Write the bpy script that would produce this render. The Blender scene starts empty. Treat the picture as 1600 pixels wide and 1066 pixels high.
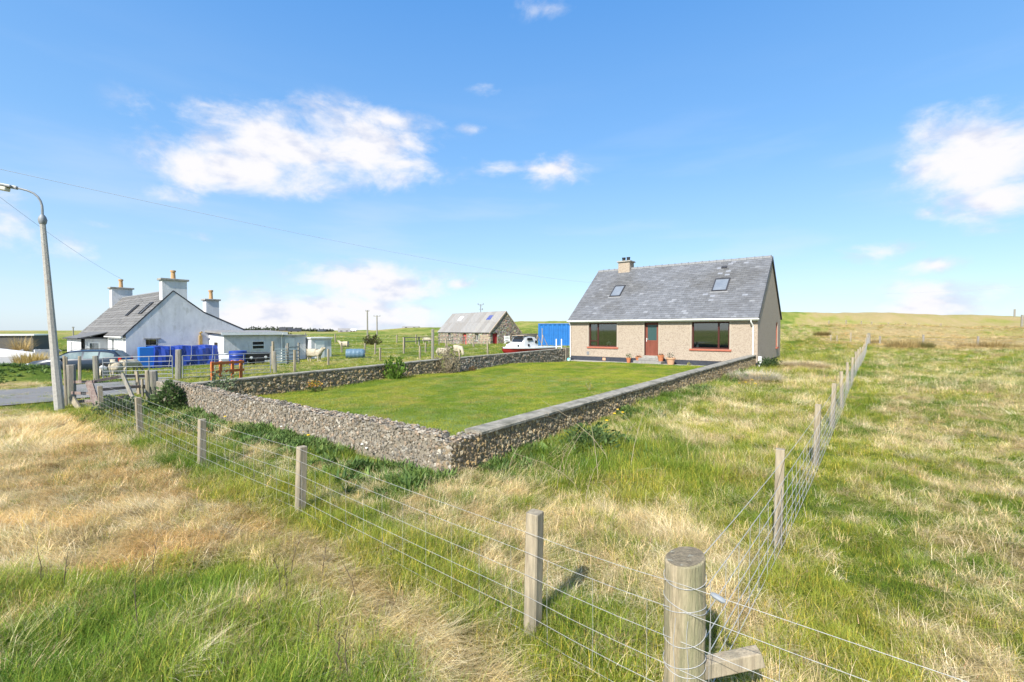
import bpy, bmesh, math, random
import numpy as np
from mathutils import Vector, Matrix, Euler
random.seed(7); rng = np.random.default_rng(7)
S = bpy.context.scene
C = S.collection
R = math.radians
PI = math.pi

# ------------------------------------------------------------------ camera
FPX, CX, CY = 711.0, 800.0, 533.0
YAW, PITCH, CAMH = R(37.3), math.atan(17 / 711.0), 2.15
cam = bpy.data.objects.new('camera', bpy.data.cameras.new('camera'))
C.objects.link(cam)
cam.location = (0, 0, CAMH)
cam.rotation_euler = (PI / 2 - PITCH, 0, YAW)
cam.data.sensor_width = 36.0
cam.data.lens = 36.0 * FPX / 1600.0
cam.data.clip_start = 0.05
cam.data.clip_end = 9000
S.camera = cam
_sy, _cy, _sp, _cp = math.sin(YAW), math.cos(YAW), math.sin(PITCH), math.cos(PITCH)
FW = Vector((-_sy * _cp, _cy * _cp, -_sp)); UP = Vector((-_sy * _sp, _cy * _sp, _cp)); RT = Vector((_cy, _sy, 0))
def ray(px, py):
    return (FW + RT * ((px - CX) / FPX) + UP * ((CY - py) / FPX))
def at(px, py, h=0.0):                 # where the sight line of a measured point meets a level plane
    d = ray(px, py); t = (h - CAMH) / d.z
    return Vector((d.x * t, d.y * t, h))
def atz(px, py, z):                    # the point of a sight line at a given distance
    d = ray(px, py); t = z / math.hypot(FW.x, FW.y) / 1.0
    return Vector((d.x * t, d.y * t, CAMH + d.z * t))

# ------------------------------------------------------------------ world, sun, exposure
SUN_EL = R(41); SDX, SDY = 0.15, -0.989                # the sun stands in the south, behind the camera
w = bpy.data.worlds.new('World'); S.world = w; w.use_nodes = True
nt = w.node_tree; nt.nodes.clear()
def N(t, **k):
    n = nt.nodes.new(t)
    for a, b in k.items(): setattr(n, a, b)
    return n
def L(a, b): nt.links.new(a, b)
def M_(op, a, b=None, c=None, clamp=False):
    n = nt.nodes.new('ShaderNodeMath'); n.operation = op; n.use_clamp = clamp
    for i, v in enumerate((a, b, c)):
        if v is None: continue
        if isinstance(v, (int, float)): n.inputs[i].default_value = v
        else: nt.links.new(v, n.inputs[i])
    return n.outputs[0]
def MR(v, a, b, c=0.0, d=1.0):
    n = nt.nodes.new('ShaderNodeMapRange'); n.interpolation_type = 'SMOOTHSTEP'
    nt.links.new(v, n.inputs[0])
    for i, x in zip((1, 2, 3, 4), (a, b, c, d)): n.inputs[i].default_value = x
    return n.outputs[0]
def MIXC(f, a, b, mode='MIX'):
    n = nt.nodes.new('ShaderNodeMix'); n.data_type = 'RGBA'; n.blend_type = mode
    for i, v in zip((0, 6, 7), (f, a, b)):
        if isinstance(v, (int, float)): n.inputs[i].default_value = v
        elif isinstance(v, tuple): n.inputs[i].default_value = (*v, 1) if len(v) == 3 else v
        else: nt.links.new(v, n.inputs[i])
    return n.outputs[2]
sky = N('ShaderNodeTexSky', sky_type='NISHITA', sun_disc=False)
sky.sun_elevation = SUN_EL; sky.sun_rotation = math.atan2(SDX, SDY)
sky.air_density = 1.0; sky.dust_density = 0.6; sky.ozone_density = 2.2; sky.altitude = 20
tc = N('ShaderNodeTexCoord')
sep = N('ShaderNodeSeparateXYZ'); L(tc.outputs['Generated'], sep.inputs[0])
dx, dy, dz = sep.outputs
az = M_('ARCTAN2', dx, dy)                       # clockwise from +Y
el = M_('ARCSINE', dz)
hs_ = N('ShaderNodeHueSaturation'); L(sky.outputs[0], hs_.inputs['Color'])
hs_.inputs['Saturation'].default_value = 1.18; hs_.inputs['Hue'].default_value = 0.492
hz = MR(el, 0.0, 0.75)
tint = MIXC(hz, (0.92, 1.02, 1.10), (0.86, 1.08, 1.24))
skyc = MIXC(1.0, hs_.outputs[0], tint, 'MULTIPLY')
KS = 0.95 / (0.14 * 2.3)                            # displayed colours back to sky radiance
rp = N('ShaderNodeValToRGB'); L(el, rp.inputs[0]); e_ = rp.color_ramp.elements; e_.new(.5); e_.new(.5)
for i_, (p_, c_) in enumerate(((0.0, (.66, .79, .93)), (.16, (.44, .65, .93)), (.34, (.255, .51, .91)), (.62, (.13, .37, .84)))): e_[i_].position = p_; e_[i_].color = (*c_, 1)
grad = MIXC(1.0, rp.outputs[0], (KS, KS, KS), 'MULTIPLY')
skyc = MIXC(0.80, skyc, grad)
# clouds: noise inside soft patches of the sky, plus scattered ones all round
n1 = N('ShaderNodeTexNoise'); n1.inputs['Scale'].default_value = 7.5; n1.inputs['Detail'].default_value = 9; n1.inputs['Roughness'].default_value = 0.60; n1.inputs['Distortion'].default_value = 0.25
mp = N('ShaderNodeMapping'); mp.inputs['Scale'].default_value = (1, 1, 1.9); mp.inputs['Location'].default_value = (3.1, 1.7, 0.4)
L(tc.outputs['Generated'], mp.inputs[0]); L(mp.outputs[0], n1.inputs['Vector'])
blobs = [(330, 215, 75, 45, 1), (300, 255, 70, 40, 1), (430, 225, 150, 66, 1.2), (400, 265, 130, 42, 1.1), (540, 235, 150, 64, 1.2), (630, 258, 85, 40, .9), (610, 188, 80, 28, .85),
         (325, 165, 55, 12, .75), (1530, 245, 135, 92, 1.35), (1470, 245, 80, 30, 1), (1560, 310, 90, 48, 1.1), (1450, 332, 35, 18, .8), (570, 440, 135, 36, 1.2), (500, 495, 160, 42, 1.3),
         (600, 500, 110, 26, 1), (440, 505, 90, 22, 1), (865, 268, 62, 30, .74), (778, 263, 38, 18, .70), (10, 355, 75, 48, 1.0), (110, 385, 50, 30, .7), (1375, 395, 76, 22, .9), (1440, 478, 140, 38, 1.05), (1460, 415, 66, 16, .85),
         (715, 445, 28, 12, .9), (760, 135, 34, 18, .56), (870, 12, 60, 24, .6), (260, 308, 50, 20, .75), (240, 360, 160, 12, .6), (735, 202, 34, 12, .56), (-160, 300, 160, 60, 1), (1790, 330, 160, 70, 1), (1000, 470, 120, 10, .5), (300, 470, 120, 14, .5)]
mask = None
for (bx, by, rx, ry, st) in blobs:
    d = ray(bx, by).normalized(); a0 = math.atan2(d.x, d.y); e0 = math.asin(d.z)
    d2 = ray(bx + rx, by).normalized(); ra = abs(math.atan2(d2.x, d2.y) - a0); d3 = ray(bx, by - ry).normalized(); re = abs(math.asin(d3.z) - e0)
    u = M_('MULTIPLY', M_('SUBTRACT', az, a0), 1 / ra); v = M_('MULTIPLY', M_('SUBTRACT', el, e0), 1 / re)
    q = M_('ADD', M_('MULTIPLY', u, u), M_('MULTIPLY', v, v))
    m = M_('MULTIPLY', M_('SUBTRACT', 1.0, M_('MULTIPLY', M_('POWER', q, 0.5), 0.62), clamp=True), st)
    mask = m if mask is None else M_('MAXIMUM', mask, m)
# the rest of the sky: scattered patches away from the measured ones
dview = ray(800, 400).normalized()
vd = N('ShaderNodeVectorMath', operation='DOT_PRODUCT'); L(tc.outputs['Generated'], vd.inputs[0]); vd.inputs[1].default_value = dview
outside = MR(vd.outputs['Value'], 0.62, 0.35)
n2 = N('ShaderNodeTexNoise'); n2.inputs['Scale'].default_value = 2.2; n2.inputs['Detail'].default_value = 3; L(tc.outputs['Generated'], n2.inputs['Vector'])
mask = M_('MAXIMUM', mask, M_('MULTIPLY', outside, MR(n2.outputs[0], 0.5, 0.62)))
dens = M_('ADD', M_('MULTIPLY', mask, 0.80), M_('MULTIPLY', M_('SUBTRACT', n1.outputs[0], 0.5), 1.7))
dens = M_('MULTIPLY', MR(dens, 0.23, 0.84), MR(mask, 0.02, 0.35))
n3 = N('ShaderNodeTexNoise'); n3.inputs['Scale'].default_value = 14; n3.inputs['Detail'].default_value = 6; L(mp.outputs[0], n3.inputs['Vector'])
shade = MR(M_('ADD', n3.outputs[0], M_('MULTIPLY', dens, 0.12)), 0.42, 0.62)
CLOUD_MUL = 3.15
cl = MIXC(shade, (0.72 * CLOUD_MUL, 0.77 * CLOUD_MUL, 0.92 * CLOUD_MUL), (0.98 * CLOUD_MUL, 0.97 * CLOUD_MUL, 1.0 * CLOUD_MUL))
# thin high veil
n4 = N('ShaderNodeTexNoise'); n4.inputs['Scale'].default_value = 3.0; n4.inputs['Detail'].default_value = 7
mp4 = N('ShaderNodeMapping'); mp4.inputs['Scale'].default_value = (1, 1, 6); L(tc.outputs['Generated'], mp4.inputs[0]); L(mp4.outputs[0], n4.inputs['Vector'])
veil = M_('MULTIPLY', MR(n4.outputs[0], 0.45, 0.75), M_('MULTIPLY', MR(el, 0.55, 0.1), 0.28))
skyv = MIXC(veil, skyc, (0.80 * CLOUD_MUL, 0.88 * CLOUD_MUL, 1.0 * CLOUD_MUL))
fin = MIXC(dens, skyv, cl)
bg = N('ShaderNodeBackground'); bg.inputs['Strength'].default_value = 0.14
L(fin, bg.inputs['Color'])
wo = N('ShaderNodeOutputWorld'); L(bg.outputs[0], wo.inputs[0])

sun = bpy.data.objects.new('sun', bpy.data.lights.new('sun', 'SUN')); C.objects.link(sun)
sun.data.energy = 3.7; sun.data.angle = R(0.6); sun.data.color = (1.0, 0.95, 0.86)
sd = Vector((SDX * math.cos(SUN_EL), SDY * math.cos(SUN_EL), math.sin(SUN_EL)))
sun.rotation_euler = sd.to_track_quat('Z', 'Y').to_euler()
sun.location = (-10, -10, 20)

S.view_settings.view_transform = 'Standard'; S.view_settings.look = 'None'
S.view_settings.exposure = 1.2; S.view_settings.gamma = 1; S.view_settings.use_curve_mapping = False
S.cycles.max_bounces = 6; S.cycles.diffuse_bounces = 3; S.cycles.transparent_max_bounces = 12
S.cycles.use_denoising = True

# ------------------------------------------------------------------ helpers
class MB:
    def __init__(s): s.v = []; s.f = []; s.c = []; s.col = None
    def add(s, vs, fs, col=None):
        o = len(s.v); s.v += [tuple(p) for p in vs]; s.f += [tuple(i + o for i in f) for f in fs]
        s.c += [col or (1, 1, 1)] * len(fs)
    def box(s, x0, y0, z0, x1, y1, z1, col=None):
        s.add([(x0, y0, z0), (x1, y0, z0), (x1, y1, z0), (x0, y1, z0), (x0, y0, z1), (x1, y0, z1), (x1, y1, z1), (x0, y1, z1)],
              [(3, 2, 1, 0), (4, 5, 6, 7), (0, 1, 5, 4), (1, 2, 6, 5), (2, 3, 7, 6), (3, 0, 4, 7)], col)
        return s
    def bar(s, a, b, w_, h_, up=(0, 0, 1), col=None, taper=1.0, ch=0.0):
        a = Vector(a); b = Vector(b); d = (b - a).normalized(); up = Vector(up)
        if abs(d.dot(up)) > 0.98: up = Vector((0, 1, 0))
        r = d.cross(up).normalized(); u = r.cross(d).normalized(); vs = []
        for p, k in ((a, 1), (b, taper)):
            for (i, j) in ((-1, -1), (1, -1), (1, 1), (-1, 1)): vs.append(p + r * (i * w_ / 2 * k) + u * (j * h_ / 2 * k))
        s.add(vs, [(3, 2, 1, 0), (4, 5, 6, 7), (0, 1, 5, 4), (1, 2, 6, 5), (2, 3, 7, 6), (3, 0, 4, 7)], col); return s
    def tube(s, pts, r, seg=6, r2=None, col=None, cap=True):
        pts = [Vector(p) for p in pts]; n = len(pts); o = len(s.v); vs = []
        for i, p in enumerate(pts):
            d = (pts[min(i + 1, n - 1)] - pts[max(i - 1, 0)]).normalized()
            up = Vector((0, 0, 1)) if abs(d.z) < 0.95 else Vector((0, 1, 0))
            x = d.cross(up).normalized(); y = x.cross(d).normalized()
            rr = (r[i] if isinstance(r, (list, tuple)) else (r if r2 is None else r + (r2 - r) * i / (n - 1)))
            for k in range(seg):
                a = 2 * PI * k / seg; vs.append(p + x * (math.cos(a) * rr) + y * (math.sin(a) * rr))
        fs = []
        for i in range(n - 1):
            for k in range(seg):
                k2 = (k + 1) % seg; fs.append((i * seg + k, i * seg + k2, (i + 1) * seg + k2, (i + 1) * seg + k))
        if cap: fs.append(tuple(range(seg))[::-1]); fs.append(tuple((n - 1) * seg + k for k in range(seg)))
        s.add(vs, fs, col); return s
    def lathe(s, prof, seg=16, at=(0, 0, 0), col=None):
        vs = []; ax, ay, az_ = at
        for (r, z) in prof:
            for k in range(seg):
                a = 2 * PI * k / seg; vs.append((ax + r * math.cos(a), ay + r * math.sin(a), az_ + z))
        fs = []
        for i in range(len(prof) - 1):
            for k in range(seg):
                k2 = (k + 1) % seg; fs.append((i * seg + k, i * seg + k2, (i + 1) * seg + k2, (i + 1) * seg + k))
        fs.append(tuple(range(seg))[::-1]); fs.append(tuple((len(prof) - 1) * seg + k for k in range(seg)))
        s.add(vs, fs, col); return s
    def prism(s, poly, a, b, axis='x', col=None):            # polygon in the two other axes, swept from a to b
        n = len(poly); mk = {'x': lambda t, p: (t, p[0], p[1]), 'y': lambda t, p: (p[0], t, p[1]), 'z': lambda t, p: (p[0], p[1], t)}[axis]
        vs = [mk(a, p) for p in poly] + [mk(b, p) for p in poly]
        fs = [tuple(range(n)), tuple(range(2 * n - 1, n - 1, -1))] + [(i, i + n, (i + 1) % n + n, (i + 1) % n) for i in range(n)]
        s.add(vs, fs, col); return s
    def quad(s, a, b, c, d, col=None): s.add([a, b, c, d], [(0, 1, 2, 3)], col); return s
    def build(s, name, m, parent=None, smooth=False, loc=None, bevel=0, recalc=True):
        me = bpy.data.meshes.new(name); me.from_pydata(s.v, [], s.f)
        if any(c != (1, 1, 1) for c in s.c) or (m and m.get('needs_col')):
            ca = me.color_attributes.new('col', 'FLOAT_COLOR', 'CORNER')
            cnt = [len(f) for f in s.f]
            arr = np.ones((sum(cnt), 4), np.float32); arr[:, :3] = np.repeat(np.array(s.c, np.float32), cnt, axis=0)
            ca.data.foreach_set('color', arr.ravel())
        if recalc and len(s.f) < 20000:
            bm = bmesh.new(); bm.from_mesh(me); bmesh.ops.recalc_face_normals(bm, faces=bm.faces); bm.to_mesh(me); bm.free()
        me.validate()
        if m: me.materials.append(m)
        o = bpy.data.objects.new(name, me); C.objects.link(o)
        if parent: o.parent = parent
        if loc: o.location = loc
        if smooth:
            me.polygons.foreach_set('use_smooth', [True] * len(me.polygons))
            try: me.set_sharp_from_angle(angle=R(40))
            except Exception: pass
        if bevel:
            b = o.modifiers.new('bevel', 'BEVEL'); b.width = bevel; b.segments = 2; b.limit_method = 'ANGLE'
        return o
def tag(o, label=None, cat=None, group=None, kind=None):
    for k, v in (('label', label), ('category', cat), ('group', group), ('kind', kind)):
        if v: o[k] = v
    return o
def thing(name, label, cat, loc=(0, 0, 0), rz=0.0, group=None):
    o = bpy.data.objects.new(name, None); C.objects.link(o); o.location = loc; o.rotation_euler = (0, 0, rz)
    o.empty_display_size = 0.2
    return tag(o, label, cat, group)
def copy_tree(o, loc=None, rz=None, label=None, parent=None):
    c = o.copy(); C.objects.link(c); c.parent = parent
    if loc is not None: c.location = loc
    if rz is not None: c.rotation_euler = (0, 0, rz)
    if label: c['label'] = label
    for ch in list(o.children): copy_tree(ch, parent=c)
    return c

# value noise in numpy
_P = rng.permutation(4096)
def _h(ix, iy): return (_P[(ix + _P[iy & 4095]) & 4095] / 4095.0)
def vnoise(x, y):
    x = np.asarray(x, float); y = np.asarray(y, float)
    ix = np.floor(x).astype(int); iy = np.floor(y).astype(int); fx = x - ix; fy = y - iy
    fx = fx * fx * (3 - 2 * fx); fy = fy * fy * (3 - 2 * fy)
    a = _h(ix, iy); b = _h(ix + 1, iy); c = _h(ix, iy + 1); d = _h(ix + 1, iy + 1)
    return (a * (1 - fx) + b * fx) * (1 - fy) + (c * (1 - fx) + d * fx) * fy
def fbm(x, y, o=4, s=1.0):
    t = 0; a = 0.5; n = 0
    x = np.asarray(x, float) * s; y = np.asarray(y, float) * s
    for i in range(o): t = t + a * vnoise(x + 17.3 * i, y - 9.1 * i); n += a; a *= 0.55; x = x * 2.03; y = y * 2.03
    return t / n
def sstep(a, b, x):
    t = np.clip((np.asarray(x, float) - a) / (b - a), 0, 1); return t * t * (3 - 2 * t)

# ------------------------------------------------------------------ materials
def mat(name, c, c2=None, rough=0.85, scale=6.0, detail=6, bump=0.0, bscale=None, metallic=0.0, spec=0.35, stretch=(1, 1, 1), lo=0.35, hi=0.65,
        attr=False, dirt=None, dscale=1.5, dlo=0.5, dhi=0.72, trans=0.0, coat=0.0, speck=None, sscale=60):
    m = bpy.data.materials.new(name); m.use_nodes = True; t = m.node_tree; b = t.nodes['Principled BSDF']
    b.inputs['Roughness'].default_value = rough; b.inputs['Metallic'].default_value = metallic
    b.inputs['Specular IOR Level'].default_value = spec; b.inputs['Coat Weight'].default_value = coat
    tx = t.nodes.new('ShaderNodeTexCoord'); mp = t.nodes.new('ShaderNodeMapping'); mp.inputs['Scale'].default_value = stretch
    t.links.new(tx.outputs['Object'], mp.inputs[0])
    def noise(sc, dt=detail):
        n = t.nodes.new('ShaderNodeTexNoise'); n.inputs['Scale'].default_value = sc; n.inputs['Detail'].default_value = dt; n.inputs['Roughness'].default_value = 0.62
        t.links.new(mp.outputs[0], n.inputs['Vector']); return n.outputs[0]
    def rng_(v, a, b_):
        r = t.nodes.new('ShaderNodeMapRange'); r.inputs[1].default_value = a; r.inputs[2].default_value = b_; t.links.new(v, r.inputs[0]); return r.outputs[0]
    def mix(f, a, b_, mode='MIX'):
        x = t.nodes.new('ShaderNodeMix'); x.data_type = 'RGBA'; x.blend_type = mode
        for i, v in zip((0, 6, 7), (f, a, b_)):
            if isinstance(v, (int, float)): x.inputs[i].default_value = v
            elif isinstance(v, tuple): x.inputs[i].default_value = (*v, 1)
            else: t.links.new(v, x.inputs[i])
        return x.outputs[2]
    col = tuple(c)
    if c2: col = mix(rng_(noise(scale), lo, hi), tuple(c), tuple(c2))
    if speck:
        vo = t.nodes.new('ShaderNodeTexVoronoi'); vo.inputs['Scale'].default_value = sscale; t.links.new(mp.outputs[0], vo.inputs['Vector'])
        sx = t.nodes.new('ShaderNodeSeparateColor'); t.links.new(vo.outputs['Color'], sx.inputs[0])
        col = mix(rng_(sx.outputs[0], 0.55, 0.95), col, tuple(speck))
    if dirt: col = mix(rng_(noise(dscale, 8), dlo, dhi), col, tuple(dirt))
    if attr:
        m['needs_col'] = 1
        a = t.nodes.new('ShaderNodeAttribute'); a.attribute_name = 'col'; col = mix(1.0, col, a.outputs['Color'], 'MULTIPLY')
    if isinstance(col, tuple): b.inputs['Base Color'].default_value = (*col, 1)
    else: t.links.new(col, b.inputs['Base Color'])
    if bump:
        bn = t.nodes.new('ShaderNodeBump'); bn.inputs['Strength'].default_value = bump; bn.inputs['Distance'].default_value = 0.02
        t.links.new(noise(bscale or scale * 3, 8), bn.inputs['Height']); t.links.new(bn.outputs[0], b.inputs['Normal'])
    return m
M = {}
M['harl'] = mat('beige_harling', (.42, .35, .275), (.345, .285, .225), scale=20, bump=.9, bscale=34, speck=(.26, .205, .16), sscale=30, dirt=(.29, .25, .20), dscale=.9, dlo=.6, dhi=.95)
M['plinth'] = mat('slate_blue_plinth_paint', (.045, .05, .065), (.03, .034, .045), bump=.3)
M['slate'] = mat('roof_slate', (.165, .17, .18), (.135, .138, .145), scale=3, rough=.7, bump=.5, bscale=30, attr=True, dirt=(.29, .28, .25), dscale=22, dlo=.58, dhi=.75, spec=.3)
M['ridge'] = mat('ridge_tile_clay', (.16, .165, .175), (.24, .24, .24), scale=12, bump=.4)
M['white'] = mat('white_upvc', (.78, .78, .76), (.70, .70, .67), rough=.4, scale=4)
M['whitewall'] = mat('whitewashed_harling', (.64, .645, .65), (.52, .525, .535), scale=2.2, bump=.9, bscale=30, stretch=(1, 1, .5), dirt=(.34, .34, .31), dscale=2.4, dlo=.54, dhi=.82)
M['mahog'] = mat('mahogany_stained_wood', (.075, .018, .013), (.05, .012, .01), rough=.45, scale=10, stretch=(1, 1, 5))
M['terra'] = mat('red_painted_sill', (.40, .125, .075), (.34, .10, .06), rough=.6, scale=8, bump=.2)
M['brown'] = mat('red_brown_door_panel', (.21, .062, .04), (.17, .05, .03), rough=.55, scale=4, stretch=(1, 1, .3))
M['conc'] = mat('weathered_concrete', (.36, .35, .32), (.27, .26, .235), scale=7, bump=.6, bscale=40, dirt=(.16, .155, .13), dscale=2.5, dlo=.52, dhi=.72)
M['cope'] = mat('lichened_cope_concrete', (.34, .315, .26), (.22, .20, .16), scale=7, bump=1.0, bscale=24, dirt=(.12, .115, .085), dscale=3.2, dlo=.47, dhi=.68)
M['path'] = mat('pale_path_concrete', (.36, .345, .31), (.29, .275, .25), scale=4, bump=.3)
M['pot'] = mat('terracotta_pot', (.50, .19, .085), (.43, .16, .07), scale=8, bump=.1)
M['pot2'] = mat('pale_terracotta_pot', (.55, .33, .20), (.50, .28, .17), scale=8, bump=.1)
M['dark'] = mat('black_plastic', (.02, .02, .022), rough=.5)
M['wood'] = mat('pale_tanalised_timber', (.42, .355, .25), (.25, .205, .145), scale=5, rough=.85, bump=.5, bscale=18, stretch=(6, 6, .6), dirt=(.17, .155, .115), dscale=1.6, dlo=.45, dhi=.66)
M['woodgrey'] = mat('grey_weathered_timber', (.30, .275, .24), (.18, .165, .14), scale=5, bump=.6, bscale=18, stretch=(6, 6, .6), dirt=(.20, .21, .13), dscale=2)
M['woodred'] = mat('purple_brown_old_rails', (.27, .20, .18), (.17, .12, .11), scale=5, bump=.5, stretch=(3, 3, 2), dirt=(.32, .30, .25), dscale=3)
M['galv'] = mat('galvanised_steel', (.27, .29, .31), (.20, .215, .23), rough=.6, metallic=.2, scale=9)
M['wire'] = mat('galvanised_wire', (.44, .44, .43), (.32, .32, .31), rough=.6, metallic=.1, scale=40)
M['lampcol'] = mat('exposed_aggregate_column', (.44, .42, .38), (.34, .325, .295), scale=14, bump=.8, bscale=60, dirt=(.40, .18, .08), dscale=2.2, dlo=.60, dhi=.78)
M['asphalt'] = mat('worn_grey_asphalt', (.20, .195, .19), (.15, .147, .142), scale=30, bump=.6, bscale=90, dirt=(.26, .245, .21), dscale=.8)
M['stone'] = mat('rubble_stones', (1, 1, 1), (.72, .72, .72), scale=14, bump=.8, bscale=60, attr=True)
M['mortar'] = mat('stony_mortar', (.27, .235, .18), (.17, .145, .11), scale=22, bump=1.0, bscale=40, dirt=(.33, .31, .27), dscale=5, dlo=.55, dhi=.7)
M['mortarb'] = mat('brown_stony_mortar', (.31, .24, .15), (.18, .14, .085), scale=22, bump=1.0, bscale=40, dirt=(.28, .25, .20), dscale=3, dlo=.6, dhi=.75)
M['tarp'] = mat('blue_tarpaulin', (.012, .045, .30), (.01, .035, .24), rough=.45, scale=2, bump=.25, bscale=4, spec=.5)
M['tarp2'] = mat('bright_blue_sheet', (.02, .16, .55), rough=.5)
M['contblue'] = mat('container_blue_paint', (.02, .15, .44), (.016, .12, .36), rough=.5, scale=2, dirt=(.03, .10, .27), dscale=1.5, dlo=.6, dhi=.9)
M['orange'] = mat('orange_painted_timber', (.58, .17, .05), (.45, .13, .04), scale=6, bump=.3)
M['corr'] = mat('grey_corrugated_sheet', (.27, .26, .25), (.21, .205, .20), rough=.7, scale=2, bump=.2, dirt=(.22, .19, .16), dscale=1.4, dlo=.52, dhi=.75)
M['red'] = mat('red_painted_boards', (.36, .018, .02), (.28, .014, .016), rough=.6, scale=4)
M['redpale'] = mat('faded_red_boards', (.50, .11, .09), (.42, .08, .07), rough=.7, scale=4)
M['gel'] = mat('white_gelcoat', (.76, .77, .79), (.68, .69, .71), rough=.35, scale=2)
M['hullred'] = mat('red_hull_paint', (.42, .03, .03), rough=.5)
M['carblue'] = mat('dark_blue_car_paint', (.018, .028, .045), rough=.28, coat=.6, spec=.5)
M['rubber'] = mat('tyre_rubber', (.02, .02, .02), rough=.9)
M['chrome'] = mat('alloy_wheel', (.45, .46, .47), metallic=.8, rough=.35)
M['tail'] = mat('red_tail_lamp', (.45, .015, .01), rough=.2)
M['head'] = mat('clear_lamp', (.6, .62, .64), rough=.1)
M['wool'] = mat('sheep_wool', (.50, .44, .33), (.36, .31, .23), scale=14, bump=1, bscale=30, rough=1)
M['bluebutt'] = mat('blue_plastic_tank', (.08, .15, .22), (.11, .19, .26), rough=.5, scale=3)
M['cottroof'] = mat('cottage_roof_tile', (.155, .152, .15), (.125, .122, .12), rough=.75, scale=2, attr=True, bump=.3)
M['clay'] = mat('buff_chimney_pot', (.50, .31, .15), (.42, .25, .12), scale=8)
M['fascia'] = mat('dark_fascia', (.05, .05, .055), (.035, .035, .04), rough=.5)
M['garage'] = mat('grey_brown_harl', (.13, .12, .10), (.10, .09, .08), scale=8, bump=.4)
M['bark'] = mat('brown_stem', (.12, .09, .06), (.08, .06, .04), scale=20)
M['drystalk'] = mat('dry_pale_stalk', (.40, .33, .22), (.30, .24, .15), scale=20)
M['curtain'] = mat('pale_curtain', (.55, .55, .53), rough=.95)
M['room'] = mat('room_floor', (.12, .10, .08))
M['soil'] = mat('hay_heap', (.45, .36, .22), (.28, .22, .13), scale=20, bump=1)
M['rock'] = mat('grey_rock', (.28, .27, .25), (.20, .19, .175), scale=6, bump=.8)

def glass(name, tint=(.75, .8, .8), dark=0.35, gl=(0.9, 0.95, 1.0), edge=0.14):
    m = bpy.data.materials.new(name); m.use_nodes = True; t = m.node_tree; t.nodes.clear()
    o = t.nodes.new('ShaderNodeOutputMaterial'); tr = t.nodes.new('ShaderNodeBsdfTransparent'); tr.inputs[0].default_value = (*[x * dark for x in tint], 1)
    g = t.nodes.new('ShaderNodeBsdfGlossy'); g.inputs['Roughness'].default_value = 0.03; g.inputs[0].default_value = (*gl, 1)
    f = t.nodes.new('ShaderNodeFresnel'); f.inputs[0].default_value = 1.5
    ad = t.nodes.new('ShaderNodeMath'); ad.operation = 'ADD'; ad.inputs[1].default_value = edge; ad.use_clamp = True; t.links.new(f.outputs[0], ad.inputs[0])
    mx = t.nodes.new('ShaderNodeMixShader'); t.links.new(ad.outputs[0], mx.inputs[0]); t.links.new(tr.outputs[0], mx.inputs[1]); t.links.new(g.outputs[0], mx.inputs[2])
    t.links.new(mx.outputs[0], o.inputs[0]); return m
M['glass'] = glass('window_glass', dark=.8, edge=.10)
M['skyglass'] = mat('pale_rooflight_glass', (.20, .22, .245), (.15, .17, .20), rough=.10, scale=1.5, spec=.6)  # opaque glossy panes in a pale mottled grey-blue
M['carglass'] = glass('car_glass', dark=.35, edge=.12)

def blade_mat(name, transl=0.35, inst=True, base=(1, 1, 1), rough=.7):
    m = bpy.data.materials.new(name); m.use_nodes = True; t = m.node_tree; b = t.nodes['Principled BSDF']; out = t.nodes['Material Output']
    a = t.nodes.new('ShaderNodeAttribute'); a.attribute_name = 'tint'; a.attribute_type = 'INSTANCER' if inst else 'GEOMETRY'
    v = t.nodes.new('ShaderNodeAttribute'); v.attribute_name = 'col'
    mx = t.nodes.new('ShaderNodeMix'); mx.data_type = 'RGBA'; mx.blend_type = 'MULTIPLY'; mx.inputs[0].default_value = 1
    if inst: t.links.new(a.outputs['Color'], mx.inputs[6])
    else: mx.inputs[6].default_value = (*base, 1)
    t.links.new(v.outputs['Color'], mx.inputs[7])
    t.links.new(mx.outputs[2], b.inputs['Base Color']); b.inputs['Roughness'].default_value = rough; b.inputs['Specular IOR Level'].default_value = .25
    tl = t.nodes.new('ShaderNodeBsdfTranslucent'); t.links.new(mx.outputs[2], tl.inputs[0])
    ms = t.nodes.new('ShaderNodeMixShader'); ms.inputs[0].default_value = transl
    t.links.new(b.outputs[0], ms.inputs[1]); t.links.new(tl.outputs[0], ms.inputs[2]); t.links.new(ms.outputs[0], out.inputs[0]); return m
M['blade'] = blade_mat('grass_blade')
M['leaf'] = blade_mat('leaf_green', inst=False, base=(1, 1, 1))

# ------------------------------------------------------------------ terrain
YC = 28.0                                               # front of the bungalow
def P2(px, z):                                          # plan position on a measured sight line at distance z
    k = (px - CX) / FPX
    return (-_sy * z + _cy * z * k, _cy * z + _sy * z * k)
ctl = []
def cp(px, z, h, s=None):
    x, y = P2(px, z); ctl.append((x, y, h, s or max(3.0, 0.30 * math.hypot(x, y))))
for (x, y) in ((0, 0), (-3, 3), (0, 5), (4, 3), (-5, 5), (-9, 3), (-13, 3), (0, 12), (-3, 20), (-10, 12), (-10, 22), (4, 10), (8, 6), (-4, -5), (5, -5), (-8, -2)): ctl.append((x, y, 0.0, 3.5))
ctl += [(-4.4, 28, .06, 4), (-10, 28, .05, 5), (-16, 28, .0, 5), (-4, 36, .12, 4), (-20, 3, -.16, 4), (-24, 5, -.2, 5), (-17, 8, -.05, 3), (-24, 12, -.18, 5), (-30, 5, -.32, 5), (-38, 8, -.36, 6), (-48, 8, -.4, 8), (-36, 18, -.3, 6),
        (-25, -10, -.25, 8), (0, -30, 0, 20), (40, -20, .2, 20), (-60, -40, -.4, 30), (-18, 16, -.05, 3), (-17, 26, 0, 3)]
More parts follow.
